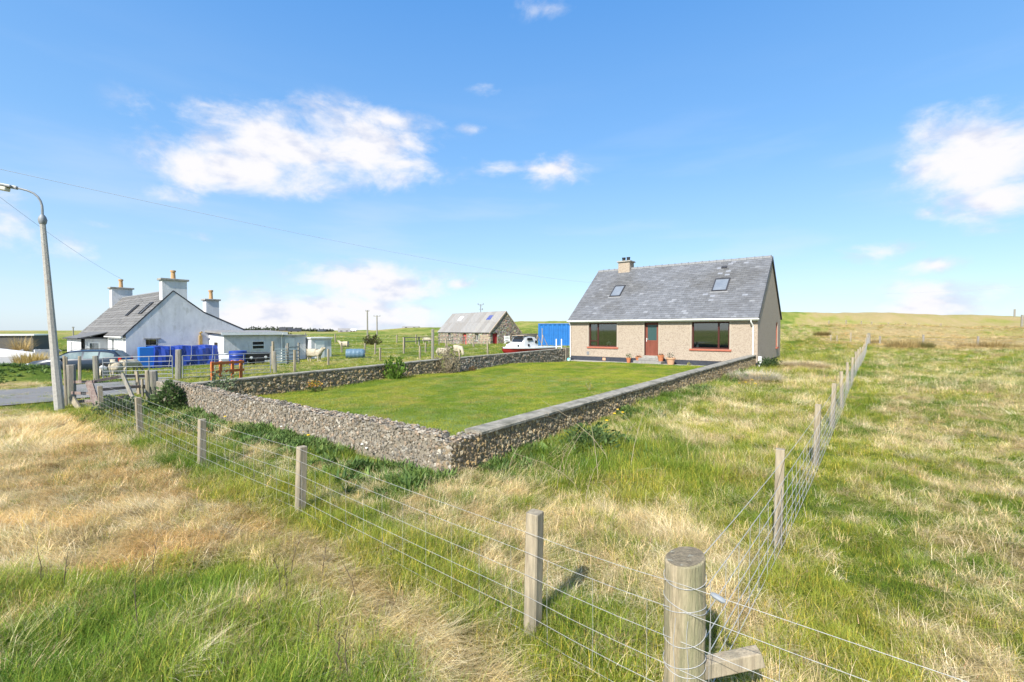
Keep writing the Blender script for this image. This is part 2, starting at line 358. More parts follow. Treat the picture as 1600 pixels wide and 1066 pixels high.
cp(1358, 47, .55, 7); cp(1330, 32, .22, 6); cp(1530, 44, .45, 9); cp(1600, 40, .40, 10); cp(1443, 28, .08, 6); cp(1600, 20, .05, 6)
cp(1300, 60, 1.2, 12); cp(1450, 60, 1.0, 12); cp(1600, 62, 1.0, 14); cp(1230, 90, 2.9); cp(1400, 95, 2.7); cp(1600, 100, 2.4)
cp(862, 52, .33, 7); cp(725, 67, -.1, 10); cp(600, 40, -.05, 8); cp(500, 40, -.15, 8); cp(590, 75, .05, 15)
cp(640, 110, .8); cp(480, 120, .4); cp(300, 130, .2); cp(60, 60, -.35); cp(0, 120, .3)
sil = [(-900, 516, 500), (-300, 516, 420), (0, 518, 420), (110, 519, 420), (300, 517, 420), (420, 517, 430), (560, 514.5, 320), (680, 511.5, 260), (850, 503.5, 200), (960, 499, 190), (1100, 493, 180), (1226, 490, 175), (1320, 490, 175),
       (1420, 494, 178), (1500, 499, 185), (1600, 501.5, 200), (1900, 503, 230), (2600, 506, 300)]
for (px, py, z) in sil:
    h = CAMH + (516 - py) / FPX * z
    cp(px, z, h, 0.16 * z)
    cp(px, z * 2.6, h * 0.35 + .2, .55 * z)
for a in range(100, 330, 25): ctl.append((350 * math.sin(R(a)), 350 * math.cos(R(a)), 0.5, 120))
CT = np.array(ctl)
def hs(x, y):
    x = np.asarray(x, float); y = np.asarray(y, float); num = 0; den = 0
    for (cx_, cy_, h, s) in CT:
        wgt = 1.0 / (((x - cx_) ** 2 + (y - cy_) ** 2) / (s * s) + 0.12) ** 2.2
        num = num + wgt * h; den = den + wgt
    return num / den
def in_garden(x, y, m=0.0): return (x > -15.6 - m) & (x < -4.95 + m) & (y > 4.7 - m) & (y < 28 + m)
def road_d(x, y):                                       # the lane left of the lamp: distance from its centre line
    return np.abs(x - (-23.6 - 0.02 * (y - 2) ** 2 * (y > 2)))
def on_road(x, y): return (road_d(x, y) < 3.0) & (y < 7.2)
def on_drive(x, y): return (x < -29) & (y > -2.5) & (y < 2.6 + 0 * x)
def bumps(x, y):
    x = np.asarray(x, float); y = np.asarray(y, float); r = np.hypot(x, y)
    b = (fbm(x, y, 4, 0.9) - .5) * .15 + (fbm(x + 40, y, 3, 2.2) - .5) * .16
    b = b + sstep(30, 120, r) * (fbm(x, y, 4, .09) - .5) * 1.5 * sstep(-.2, .6, x / (r + 1) + .9)
    calm = np.where(in_garden(x, y, .25), 0, 1) * sstep(3.0, 4.2, np.where(y < 8, road_d(x, y), 9)) * np.where((x > -17.5) & (x < -3.9) & (y > 26.5) & (y < 38), 0.0, 1)
    calm = calm * np.where((x < -28) & (x > -60) & (y > -4) & (y < 22), .25, 1)
    mound = .46 * np.exp(-(((x + 34.6) / 1.7) ** 2 + ((y - 3.3) / 2.0) ** 2)) + .38 * np.exp(-(((x + 35.6) / 1.8) ** 2 + ((y - .8) / 2.2) ** 2))
    heap = .38 * np.exp(-(((x + 2.2) / .95) ** 2 + ((y - 27.2) / 1.1) ** 2)) + .30 * np.exp(-(((x + 3.3) / .8) ** 2 + ((y - 20.5) / .9) ** 2))
    return b * calm + mound + heap
def H(x, y): return hs(x, y) + bumps(x, y)
def h1(x, y): return float(H(np.array([x]), np.array([y]))[0])
def G(px, py, h=0.0):                                   # ground point under a measured foot point
    p = at(px, py, h)
    for _ in range(4): p = at(px, py, float(hs(np.array([p.x]), np.array([p.y]))[0]))
    p.z = h1(p.x, p.y); return p

def fgmask(x, y, n2=None):
    n2 = fbm(x - 31, y + 12, 3, 1.9) if n2 is None else n2
    return sstep(2.1, 1.7, y + (n2 - .5) * .6) * sstep(-6.25, -5.45, x - 1.16 * (y - .44) + (n2 - .5) * .9) * sstep(1.6, .2, x)
def dryness(x, y):
    x = np.asarray(x, float); y = np.asarray(y, float); r = np.hypot(x, y)
    n = fbm(x + 5, y + 3, 4, .55); n2 = fbm(x - 31, y + 12, 3, 1.9); n3_ = fbm(x + 3, y - 60, 3, 3.6)
    d = .44 + (n - .5) * .6 + (n2 - .5) * .95 + (n3_ - .5) * 1.15                             # right field and general
    left = sstep(-4.4, -5.2, x + .2 * (y - 1) + (n2 - .5) * 1.0) * sstep(2.55, 2.05, y + (n - .5) * .5)
    d = np.where(y < 3.0, d - .20, d)
    d = d * (1 - left) + left * (.90 + (n - .5) * 1.0 + (n2 - .5) * .7 + (n3_ - .5) * .4)
    fg = fgmask(x, y, n2)
    d = d * (1 - fg) + fg * (.14 + (n2 - .5) * 1.1 + (n3_ - .5) * .9 + (n - .5) * .5)
    band = np.exp(-((y - 2.18 + .10 * (x + 3)) / .27) ** 2) * sstep(-6.5, -4.6, x) * sstep(-.6, -1.6, x)
    d = d * (1 - band) + band * (1.15 + (n2 - .5) * .4)
    strip = np.exp(-((y - 2.72) / .28) ** 2) * sstep(-.9, -2.2, x) * sstep(-20, -15, x)
    d = d * (1 - strip) + strip * (.22 + (n2 - .5) * .7)
    btw = sstep(3.0, 3.4, y) * sstep(5.0, 4.6, y) * (x < -4.5) * (x > -16)
    d = d - btw * (.10 + .35 * sstep(3.7, 4.5, y))
    lush = np.exp(-(((x + 2.9) / 1.7) ** 2 + ((y - 6.9) / 1.5) ** 2)); d = d - lush * .55
    dryp = np.exp(-(((x + 2.6) / 1.9) ** 2 + ((y - 4.1) / 1.0) ** 2)); d = d + dryp * .30
    wedge = np.exp(-((x + 4.5) / .6) ** 2) * (y > 5); d = d - wedge * .35
    fen = np.exp(-((x - (-.35 + .02 * y)) / .55) ** 2) * sstep(3, 5, y) * (y < 60); d = d - fen * .28
    bk = (y > 29) & (y < 60) & (x > -5); d = np.where(bk, d - .12, d)
    zf = -_sy * x + _cy * y                                                  # distance into the picture
    hillr = sstep(44, 52, y) * sstep(-6, 4, x + .1 * (y - 50)); d = d * (1 - hillr) + hillr * (.74 + (n - .5) * .9 + (fbm(x, y * 2, 3, .05) - .5) * 1.0)
    lf = (x < -16) & (y > 3.4); d = np.where(lf, .16 + (n - .5) * .7 + (fbm(x, y, 3, .06) - .5) * 1.1 + sstep(110, 260, r) * .35, d)
    lf2 = (x < -19.5) & (y <= 3.4) & (x < -20); d = np.where(lf2, .35 + (n - .5) * 1.3, d)
    lamp = np.exp(-(((x + 18.5) / 2.2) ** 2 + ((y - 2.0) / 1.2) ** 2)); d = d - lamp * .55
    mnd = np.exp(-(((x + 34.5) / 3.0) ** 2 + ((y - 2) / 4) ** 2)); d = d - mnd * .45; d = d + .5 * np.exp(-(((x + 30.2) / 1.0) ** 2 + ((y - 2) / 3.5) ** 2))
    heap = np.exp(-(((x + 2.2) / 1.0) ** 2 + ((y - 27.2) / 1.2) ** 2)) + np.exp(-(((x + 3.3) / .9) ** 2 + ((y - 20.5) / 1.0) ** 2)); d = d + heap * .8
    gd = in_garden(x, y, 0); d = np.where(gd, -.1, d)
    return np.clip(d, 0, 1)

def ground_material():
    m = bpy.data.materials.new('meadow_ground'); m.use_nodes = True; t = m.node_tree; b = t.nodes['Principled BSDF']
    b.inputs['Roughness'].default_value = .95; b.inputs['Specular IOR Level'].default_value = .1
    tx = t.nodes.new('ShaderNodeTexCoord')
    def noise(sc, d=8, r=.65):
        n = t.nodes.new('ShaderNodeTexNoise'); n.inputs['Scale'].default_value = sc; n.inputs['Detail'].default_value = d; n.inputs['Roughness'].default_value = r
        t.links.new(tx.outputs['Object'], n.inputs['Vector']); return n.outputs[0]
    def math_(op, a, b_):
        n = t.nodes.new('ShaderNodeMath'); n.operation = op
        for i, v in enumerate((a, b_)):
            if isinstance(v, (int, float)): n.inputs[i].default_value = v
            else: t.links.new(v, n.inputs[i])
        return n.outputs[0]
    def ramp(v, stops):
        r = t.nodes.new('ShaderNodeValToRGB'); t.links.new(v, r.inputs[0]); e = r.color_ramp.elements
        while len(e) < len(stops): e.new(.5)
        for i, (p, c) in enumerate(stops): e[i].position = p; e[i].color = (*c, 1)
        return r.outputs[0]
    a = t.nodes.new('ShaderNodeAttribute'); a.attribute_name = 'dry'
    v = math_('ADD', a.outputs['Fac'], math_('MULTIPLY', math_('SUBTRACT', noise(.35), .5), .55))
    v = math_('ADD', v, math_('MULTIPLY', math_('SUBTRACT', noise(2.6, 10, .75), .5), 1.3))
    c = ramp(v, [(0, (.095, .15, .02)), (.28, (.17, .21, .035)), (.5, (.29, .27, .075)), (.72, (.34, .27, .12)), (1, (.38, .29, .14))])
    dk = noise(11, 8, .8); r2 = t.nodes.new('ShaderNodeMapRange'); r2.inputs[1].default_value = .35; r2.inputs[2].default_value = .62; r2.inputs[3].default_value = .55; r2.inputs[4].default_value = 1.25
    t.links.new(dk, r2.inputs[0])
    vm = t.nodes.new('ShaderNodeVectorMath'); vm.operation = 'SCALE'; t.links.new(c, vm.inputs[0]); t.links.new(r2.outputs[0], vm.inputs['Scale'])
    t.links.new(vm.outputs[0], b.inputs['Base Color'])
    bn = t.nodes.new('ShaderNodeBump'); bn.inputs['Strength'].default_value = 1.0; bn.inputs['Distance'].default_value = .12
    t.links.new(noise(4.5, 10, .8), bn.inputs['Height']); t.links.new(bn.outputs[0], b.inputs['Normal']); return m
M['ground'] = ground_material()

def make_terrain():
    ang = np.concatenate([np.arange(-62, 62, .33), np.arange(62, 298, 3.0)])     # relative to the view direction, clockwise
    A = np.radians(ang) - YAW                                                    # clockwise from +Y
    rr = [0.6]
    while rr[-1] < 3500: rr.append(rr[-1] * 1.0215 + .004)
    rr = np.array(rr); na = len(A); nr = len(rr)
    X = np.outer(rr, np.sin(A)); Y = np.outer(rr, np.cos(A))
    Z = H(X.ravel(), Y.ravel()); D = dryness(X.ravel(), Y.ravel())
    Zr = Z.reshape(nr, na); far = sstep(1200, 3000, rr)[:, None]; Zr = Zr * (1 - far) + 0.0 * far
    V = np.column_stack([X.ravel(), Y.ravel(), Zr.ravel()])
    V = np.vstack([[0, 0, h1(0, 0)], V])
    i = np.arange(nr - 1)[:, None]; j = np.arange(na)[None, :]; j2 = (j + 1) % na
    F = np.stack([(1 + i * na + j), (1 + (i + 1) * na + j), (1 + (i + 1) * na + j2), (1 + i * na + j2)], -1).reshape(-1, 4)
    T = np.stack([np.zeros(na, int), 1 + np.arange(na), 1 + (np.arange(na) + 1) % na], -1)
    me = bpy.data.meshes.new('ground')
    me.from_pydata(V.tolist(), [], F[:, ::-1].tolist() + T[:, ::-1].tolist())
    at_ = me.attributes.new('dry', 'FLOAT', 'POINT'); at_.data.foreach_set('value', np.concatenate([[.3], D]).astype(np.float32))
    me.materials.append(M['ground'])
    bm = bmesh.new(); bm.from_mesh(me); bmesh.ops.recalc_face_normals(bm, faces=bm.faces)
    if sum(f.normal.z for f in list(bm.faces)[:200]) < 0: bmesh.ops.reverse_faces(bm, faces=bm.faces)
    bm.to_mesh(me); bm.free()
    me.polygons.foreach_set('use_smooth', [True] * len(me.polygons))
    o = bpy.data.objects.new('ground', me); C.objects.link(o); tag(o, kind='structure')
make_terrain()

def sheet(name, poly_fn, x0, x1, y0, y1, step, m, lift=.03, hfun=None):
    xs = np.arange(x0, x1 + step / 2, step); ys = np.arange(y0, y1 + step / 2, step)
    XX, YY = np.meshgrid(xs, ys); Z = hs(XX.ravel(), YY.ravel()) + lift
    if hfun is not None: Z = hfun(XX.ravel(), YY.ravel()) + lift
    n = len(xs); fs = []
    for j in range(len(ys) - 1):
        for i in range(n - 1):
            cx_, cy_ = (xs[i] + xs[i + 1]) / 2, (ys[j] + ys[j + 1]) / 2
            if poly_fn(cx_, cy_): fs.append((j * n + i, j * n + i + 1, (j + 1) * n + i + 1, (j + 1) * n + i))
    mb = MB(); mb.v = list(zip(XX.ravel().tolist(), YY.ravel().tolist(), Z.tolist())); mb.f = fs; mb.c = [(1, 1, 1)] * len(fs)
    o = mb.build(name, m, smooth=True, recalc=False); return tag(o, kind='structure')
sheet('road', lambda x, y: bool(on_road(np.array(x), np.array(y))), -34, -19, -30, 7.5, .25, M['asphalt'], .035)
sheet('driveway', lambda x, y: True, -75, -38.0, 2.6, 6.9, .5, M['path'], .06)
M['lawnbase'] = mat('lawn_ground', (.10, .15, .03), (.16, .20, .05), scale=1.6, bump=.8, bscale=20, lo=.3, hi=.7)
sheet('lawn', lambda x, y: True, -15.3, -5.15, 4.9, 27.0, .5, M['lawnbase'], .03)
pm = MB(); pm.box(-17.0, 27.0, -.1, -5.1, 28.0, .075); tag(pm.build('path', M['path']), kind='structure')
# ------------------------------------------------------------------ building helpers
def wall_x(mb, x0, x1, z0, z1, y, th, ops):              # a wall along x, outer face at y looking to -y, with openings (xa, xb, za, zb)
    xs = sorted({x0, x1, *[v for o in ops for v in o[:2]]}); zs = sorted({z0, z1, *[v for o in ops for v in o[2:]]})
    for i in range(len(xs) - 1):
        for j in range(len(zs) - 1):
            a, b, c, d = xs[i], xs[i + 1], zs[j], zs[j + 1]; mx, mz = (a + b) / 2, (c + d) / 2
            if any(o[0] < mx < o[1] and o[2] < mz < o[3] for o in ops): continue
            mb.quad((a, y, c), (b, y, c), (b, y, d), (a, y, d)); mb.quad((a, y + th, c), (a, y + th, d), (b, y + th, d), (b, y + th, c))
    for (a, b, c, d) in ops:
        mb.quad((a, y, c), (a, y, d), (a, y + th, d), (a, y + th, c)); mb.quad((b, y, c), (b, y + th, c), (b, y + th, d), (b, y, d))
        mb.quad((a, y, d), (b, y, d), (b, y + th, d), (a, y + th, d)); mb.quad((a, y, c), (a, y + th, c), (b, y + th, c), (b, y, c))
def rot_pts(pts, rz, loc=(0, 0, 0)):
    c, s = math.cos(rz), math.sin(rz); return [(c * x - s * y + loc[0], s * x + c * y + loc[1], z + loc[2]) for (x, y, z) in pts]
def mb_rot(mb, rz, loc=(0, 0, 0)): mb.v = rot_pts(mb.v, rz, loc); return mb

def slates(mb, o, u, v, n, W, Ln, tw, th, colf, t=.012, hip=None):
    """rows of overlapping slates on a roof plane: o lower left corner, u along, v up the slope, n outwards"""
    o, u, v, n = map(Vector, (o, u, v, n)); rows = int(round(Ln / th)); th = Ln / rows
    for r_ in range(rows):
        off = (tw / 2 if r_ % 2 else 0); k = -1
        while True:
            a = off + k * tw; b = a + tw - .006; k += 1
            if a >= W: break
            a = max(a, 0); b = min(b, W)
            if b - a < .04: continue
            c = r_ * th + random.uniform(-.006, .006); d = min(c + th * 1.25, Ln)
            l = random.uniform(.8, 1.4) * t
            p = [o + u * a + v * c + n * (.004 + t), o + u * b + v * c + n * (.004 + t), o + u * b + v * d + n * .002, o + u * a + v * d + n * .002]
            q = [x + n * l for x in p]
            mb.add(p + q, [(4, 5, 6, 7), (0, 1, 5, 4), (1, 2, 6, 5), (3, 0, 4, 7)], colf(a / W, c / Ln))

def window_x(parent, xa, xb, za, zb, y, frame_m, mull=(), trans=(), fw=.06, sill=None, sill_m=None, pane_m=None, curtain=False, name='window', label=None):
    """framed window filling an opening of a wall that looks to -y"""
    f = MB()
    for (a, b, c, d) in ((xa, xa + fw, za, zb), (xb - fw, xb, za, zb)): f.box(a, y, c, b, y + .07, d)
    for (c, d) in ((za, za + fw), (zb - fw, zb)): f.box(xa + fw, y, c, xb - fw, y + .07, d)
    for m in mull: f.box(m - fw * .6, y + .003, za + fw, m + fw * .6, y + .067, zb - fw)
    for (m0, m1, z) in trans: f.box(m0, y + .006, z - fw * .45, m1, y + .064, z + fw * .45)
    w_ = thing_part(name, f, frame_m, parent)
    if label: w_['label'] = label
    xs = [xa + fw] + sorted(mull) + [xb - fw]
    for i in range(len(xs) - 1):
        p = MB(); p.box(xs[i] + .01, y + .03, za + fw * .8, xs[i + 1] - .01, y + .038, zb - fw * .8); p.build('pane', pane_m or M['glass'], w_)
    if sill is not None:
        s_ = MB(); s_.box(xa - sill, y - .19, za - .11, xb + sill, y + .0, za - .003); s_.build('sill', sill_m, w_, bevel=.008)
    if curtain:
        cu = MB(); nseg = 18
        for k in range(nseg):
            x0 = xa + fw + (xb - xa) * curtain * k / nseg; x1 = xa + fw + (xb - xa) * curtain * (k + 1) / nseg
            cu.quad((x0, y + .16 + .025 * (k % 2), za + .03), (x1, y + .16 + .025 * ((k + 1) % 2), za + .03), (x1, y + .16 + .025 * ((k + 1) % 2), zb - .03), (x0, y + .16 + .025 * (k % 2), zb - .03))
        cu.build('curtain', M['curtain'], w_)
    return w_
def thing_part(name, mb, m, parent, **k): return mb.build(name, m, parent, **k)

# ------------------------------------------------------------------ bungalow
def bungalow():
    X1, Y0, W, D = -4.4, 28.0, 11.8, 9.0; zb = 0.0
    t = thing('bungalow', 'beige pebbledashed bungalow with grey slate roof, two rooflights and brown framed windows', 'house', (X1, Y0, 0))
    EV, RG, YR, RE = 2.93, 6.70, 4.55, 3.05
    pl = .36
    ops = [(-10.32, -8.26, 1.03, 2.62), (-6.40, -5.50, .55, 2.64), (-3.50, -1.43, 1.05, 2.63)]
    wl = MB(); wall_x(wl, -W, 0, pl, EV, 0, .28, ops)
    wl.build('front_wall', M['harl'], t)
    g = None                                                # gables as slabs with the window opening in the right one
    def gable(x, th):
        g = MB()
        # split round the opening (ya, yb, za, zb)
        yr = YR; poly = lambda a, b, z0: None
        ya, yb, z0, z1 = 6.9, 7.75, 1.02, 2.68
        def top(y): return EV + (RG - EV) * y / YR if y < YR else RG - (RG - RE) * (y - YR) / (D - YR)
        ys = [0.28 if th < 0 else .28, ya, yb, D - .001]
        segs = []
        for (p, q) in ((0.003, ya), (ya, yb), (yb, D)):
            pts = [(p, top(p))] + ([(YR, RG)] if p < YR < q else []) + [(q, top(q))]
            if (p, q) == (ya, yb) and x > -1:
                g.prism([(p, pl), (q, pl), (q, z0), (p, z0)], x, x + th); g.prism([(p, z1), (q, z1)] + pts[::-1], x, x + th)
            else: g.prism([(p, pl), (q, pl)] + pts[::-1], x, x + th)
        g.build('gable_wall', M['harl'], t)
    gable(0.002, -.28); gable(-W - .002, .28)
    bw = MB(); bw.box(-W + .28, D - .28, pl, -.28, D - .003, RE - .05); bw.build('rear_wall', M['harl'], t)
    p = MB(); p.box(-W + .012, .012, -.5, -.012, D - .012, pl); p.build('plinth', M['plinth'], t)
    fl = MB(); fl.box(-W + .3, .3, pl + .002, -.3, D - .3, .5); fl.build('room_floor', M['room'], t)
    pt = MB()
    for x in (-4.6, -7.4): pt.box(x, .3, .5, x + .1, D - .3, 2.9)
    pt.box(-W + .3, 4.6, .5, -.3, 4.7, 2.9); pt.build('inner_wall', M['room'], t)
    # roof
    ov = .18
    def plane(y0, z0, y1, z1, th=.10):
        r = MB(); d = Vector((0, y1 - y0, z1 - z0)).normalized(); n = Vector((0, -d.z, d.y)) if y1 > y0 else Vector((0, d.z, -d.y))
        return d, n
    sl = (RG - EV) / YR
    y0f, z0f = -ov, EV - ov * sl + .05
    L1 = math.hypot(YR + ov, RG + .05 - z0f); df = Vector((0, YR + ov, RG + .05 - z0f)).normalized(); nf = Vector((0, -df.z, df.y))
    r = MB()
    a = Vector((-W - .06, y0f, z0f)); b = a + df * L1
    vs = [a, a + Vector((W + .12, 0, 0)), b + Vector((W + .12, 0, 0)), b]; r.add(vs + [v - nf * .09 for v in vs], [(0, 1, 2, 3), (7, 6, 5, 4), (0, 4, 5, 1), (1, 5, 6, 2), (2, 6, 7, 3), (3, 7, 4, 0)])
    y1b = D + ov; slb = (RG - RE) / (D - YR); z1b = RE - ov * slb + .05
    a2 = Vector((-W - .06, y1b, z1b)); b2 = Vector((-W - .06, YR, RG + .05)); db = (b2 - a2).normalized(); L2 = (b2 - a2).length; nb = Vector((0, -db.z, db.y)); nb = nb if nb.z > 0 else -nb
    vs = [a2, a2 + Vector((W + .12, 0, 0)), b2 + Vector((W + .12, 0, 0)), b2]; r.add(vs + [v - nb * .09 for v in vs], [(0, 3, 2, 1), (4, 5, 6, 7), (0, 1, 5, 4), (1, 2, 6, 5), (2, 3, 7, 6), (3, 0, 4, 7)])
    rf = r.build('roof', M['fascia'], t)
    def colf(u, v):
        x = u * W; y = v * L1
        k = random.uniform(.78, 1.18)
        n = float(fbm(np.array([x * .8]), np.array([y * .9]), 3)[0]) - .5
        # worn brown-grey patches round the rooflights, paler slates elsewhere
        p1 = math.exp(-(((x - 2.2) / 1.6) ** 2 + ((y - 3.4) / 1.5) ** 2)); p2 = math.exp(-(((x - 9.6) / 1.7) ** 2 + ((y - 3.6) / 1.5) ** 2)); pp = min(1, 1.3 * (p1 + p2) + n * 1.6)
        pp = max(0, pp)
        if random.random() < .07 and p2 > .12 and n > 0: return (1.45, 1.48, 1.55)
        k = 1 + (k - 1) * .7; base = (.98 * k, .99 * k, 1.02 * k); worn = (.78 * k, .76 * k, .73 * k)
        c = tuple(base[i] * (1 - pp) + worn[i] * pp for i in range(3))
        if random.random() < .04: c = tuple(x * 1.35 for x in c)
        return c
    s_ = MB(); slates(s_, a, (1, 0, 0), df, nf, W + .12, L1, .30, .205, colf, t=.014); so = s_.build('slates', M['slate'], t, recalc=False); so['kind'] = 'stuff'
    s_ = MB(); slates(s_, a2, (1, 0, 0), db, nb, W + .12, L2, .30, .205, lambda u, v: (random.uniform(.9, 1.2),) * 3, t=.014); so = s_.build('slates', M['slate'], t, recalc=False); so['kind'] = 'stuff'
    # ridge tiles
    rt = MB(); prof = [(-.17, -.13), (-.12, -.02), (0, .04), (.12, -.02), (.17, -.13), (.145, -.145), (.10, -.05), (0, .01), (-.10, -.05), (-.145, -.145)]
    rt.prism([(p_[0], p_[1]) for p_ in prof], 0, .44, 'x'); rt.box(.43, -.12, -.04, .455, .12, .047)
    first = rt.build('ridge_tile', M['ridge'], t); x = -W - .06; k = 0
    while x < -.42:
        o = first if k == 0 else first.copy()
        if k: C.objects.link(o); o.parent = t
        if not (-10.2 < x < -9.2): o.location = (x, YR, RG + .09 + random.uniform(-.006, .006)); o.rotation_euler = (0, random.uniform(-.01, .01), 0)
        else: o.location = (x, YR, RG + .085)
        x += .456; k += 1
    vg = MB(); vg.bar(a + Vector((W + .12 + .012, 0, -.05)), b + Vector((W + .132, 0, -.05)), .02, .16, up=nf); vg.bar(a2 + Vector((W + .132, 0, -.05)), b2 + Vector((W + .132, 0, -.05)), .02, .16, up=nb)
    vg.build('verge_board', M['fascia'], t)
    # chimney
    cm = MB(); cm.box(-10.05, YR - .42, 6.0, -9.15, YR + .42, 7.22); ch = cm.build('chimney', M['harl'], t, bevel=.02)
    cc = MB(); cc.box(-10.14, YR - .51, 7.222, -9.06, YR + .51, 7.32); cc.build('chimney_cope', M['conc'], ch, bevel=.015)
    for x in (-9.78, -9.42):
        q = MB(); q.lathe([(.12, 0), (.12, .22), (.14, .24), (.14, .29), (.10, .29)], 12, (x, YR, 7.322)); q.build('chimney_pot', M['dark'], ch, smooth=True)
    # gutter and pipes
    gt = MB(); yg, zg = -.255, 2.70
    gp = [(math.cos(q) * .062, math.sin(q) * .062) for q in np.linspace(PI, 2 * PI, 9)] + [(.062, .02), (-.062, .02)]
    gt.prism([(yg + p_[0], zg + .07 + p_[1]) for p_ in gp], -W - .08, .10, 'x'); gt.build('gutter', M['white'], t)
    fb = MB(); fb.box(-W - .05, -.175, 2.66, .05, -.15, 2.82); fb.build('fascia_board', M['white'], t)
    so = MB(); so.box(-W, -.149, 2.70, 0, -.002, 2.72); so.build('soffit', M['white'], t)
    dp = MB(); dp.tube([(-.30, yg, 2.74), (-.30, yg, 2.62), (-.27, -.20, 2.52), (-.22, -.08, 2.42), (-.22, -.06, 2.3), (-.22, -.06, .35)], .036, 8)
    dp.box(-.27, -.10, 2.05, -.17, -.02, 2.10); dp.build('downpipe', M['white'], t, smooth=True)
    dp = MB(); dp.tube([(-W + .08, yg, 2.74), (-W + .08, -.2, 2.6), (-W + .08, -.06, 2.45), (-W + .08, -.06, .1)], .036, 8); dp.build('downpipe', M['white'], t, smooth=True)
    gp_ = MB(); gp_.tube([(.07, .75, .62), (.07, .30, .62), (.07, .30, .45), (.07, .18, .1), (.12, .16, -.2)], .045, 8); gp_.box(.01, .2, .35, .16, .42, .70); gp_.build('waste_pipe', M['white'], t)
    # openings
    y = .13
    window_x(t, *ops[0], y, M['mahog'], mull=(-9.68,), trans=((-10.26, -9.7, 1.42),), fw=.075, sill=.11, sill_m=M['terra'], curtain=.16)
    window_x(t, *ops[2], y, M['mahog'], mull=(-2.03,), fw=.08, sill=.12, sill_m=M['terra'])
    for (a_, b_, c_, d_) in ops:                            # pale raised margins round the openings
        m_ = MB()
        m_.box(a_ - .09, -.012, c_, a_, .0 - .001, d_ + .09); m_.box(b_, -.012, c_, b_ + .09, -.001, d_ + .09); m_.box(a_, -.012, d_, b_, -.001, d_ + .09)
        m_.build('window_margin', M['margin'], t)
    xa, xb, za, zb_ = ops[1]
    f = MB(); f.box(xa, y, za, xa + .06, y + .09, zb_); f.box(xb - .06, y, za, xb, y + .09, zb_); f.box(xa + .06, y, zb_ - .06, xb - .06, y + .09, zb_); f.box(xa, y - .06, za - .03, xb, y + .09, za - .002); f.build('door_frame', M['mahog'], t)
    d = MB(); a, b = xa + .06, xb - .06; zt = zb_ - .06; z1 = za + .86
    for q in ((a, a + .10, za, zt), (b - .10, b, za, zt), (a + .10, b - .10, zt - .10, zt), (a + .10, b - .10, z1, z1 + .10), (a + .10, b - .10, za, za + .14)): d.box(q[0], y + .02, q[2], q[1], y + .065, q[3])
    dr = d.build('door', M['brown'], t)
    for k in range(6):
        wx = (b - a - .20) / 6; q = MB(); q.box(a + .10 + k * wx + .003, y + .03, za + .14, a + .10 + (k + 1) * wx - .003, y + .055, z1); q.build('door_board', M['brown'], dr)
    q = MB(); q.box(a + .10, y + .035, z1 + .10, b - .10, y + .045, zt - .10); q.build('pane', M['doorglass'], dr)
    q = MB(); q.box(a + .025, y - .0, z1 + .02, a + .06, y + .018, z1 + .24); q.tube([(a + .042, y - .03, z1 + .17), (a + .16, y - .03, z1 + .17)], .011, 6); q.build('door_handle', M['white'], dr)
    # gable window, looks to +x
    f = MB(); ya, yb_, z0, z1 = 6.9, 7.75, 1.02, 2.68
    f.box(-.10, ya, z0, -.04, ya + .07, z1); f.box(-.10, yb_ - .07, z0, -.04, yb_, z1); f.box(-.10, ya + .07, z1 - .07, -.04, yb_ - .07, z1); f.box(-.10, ya + .07, z0, -.04, yb_ - .07, z0 + .07); wn = f.build('window', M['terra'], t)
    q = MB(); q.box(-.08, ya + .06, z0 + .06, -.07, yb_ - .06, z1 - .06); q.build('pane', M['glass'], wn)
    q = MB(); q.box(-.04, ya - .06, z0 - .10, .10, yb_ + .06, z0 - .003); q.build('sill', M['terra'], wn)
    # rooflights
    for (x, w_, l_, tt) in ((-9.25, .80, 1.30, 2.30), (-2.43, .88, 1.32, 2.35)):
        o = a_ = Vector((x - w_ / 2, y0f, z0f)) + df * (math.hypot(tt + ov, (tt + ov) * sl) - l_ / 2); u = Vector((1, 0, 0))
        fr = MB(); hgt = .09
        def slab(u0, u1, v0, v1, h0, h1, mb):
            vs = [o + u * p_ + df * q_ + nf * h for h in (h0, h1) for (p_, q_) in ((u0, v0), (u1, v0), (u1, v1), (u0, v1))]
            mb.add(vs, [(3, 2, 1, 0), (4, 5, 6, 7), (0, 1, 5, 4), (1, 2, 6, 5), (2, 3, 7, 6), (3, 0, 4, 7)])
        slab(0, .07, 0, l_, 0, hgt, fr); slab(w_ - .07, w_, 0, l_, 0, hgt, fr); slab(.07, w_ - .07, 0, .07, 0, hgt, fr); slab(.07, w_ - .07, l_ - .09, l_, 0, hgt + .01, fr)
        so = fr.build('skylight', M['fascia'], t); gl = MB(); slab(.06, w_ - .06, .06, l_ - .08, .055, .07, gl); gl.build('pane', M['skyglass'], so)
        fl_ = MB(); slab(-.08, w_ + .08, -.16, -.002, .028, .036, fl_); fl_.build('flashing', M['ridge'], so)
    q = MB(); oo = Vector((-2.75, y0f, z0f)) + df * 5.15
    q.add([oo + Vector((i, 0, 0)) + df * j + nf * k for k in (.03, .09) for (i, j) in ((0, 0), (.34, 0), (.34, .2), (0, .2))], [(3, 2, 1, 0), (4, 5, 6, 7), (0, 1, 5, 4), (1, 2, 6, 5), (2, 3, 7, 6), (3, 0, 4, 7)])
    q.build('roof_vent', M['fascia'], t)
    for (x, z, a_, b_, m_) in ((-10.42, .58, .10, .17, 'ridge'),):
        q = MB(); q.lathe([(.10, 0), (.10, .03), (.06, .035)], 14); q.v = [(p_[0] + x + .05, -.001 - p_[2], p_[1] * 1.25 + z) for p_ in q.v]; q.build('wall_vent', M[m_], t)
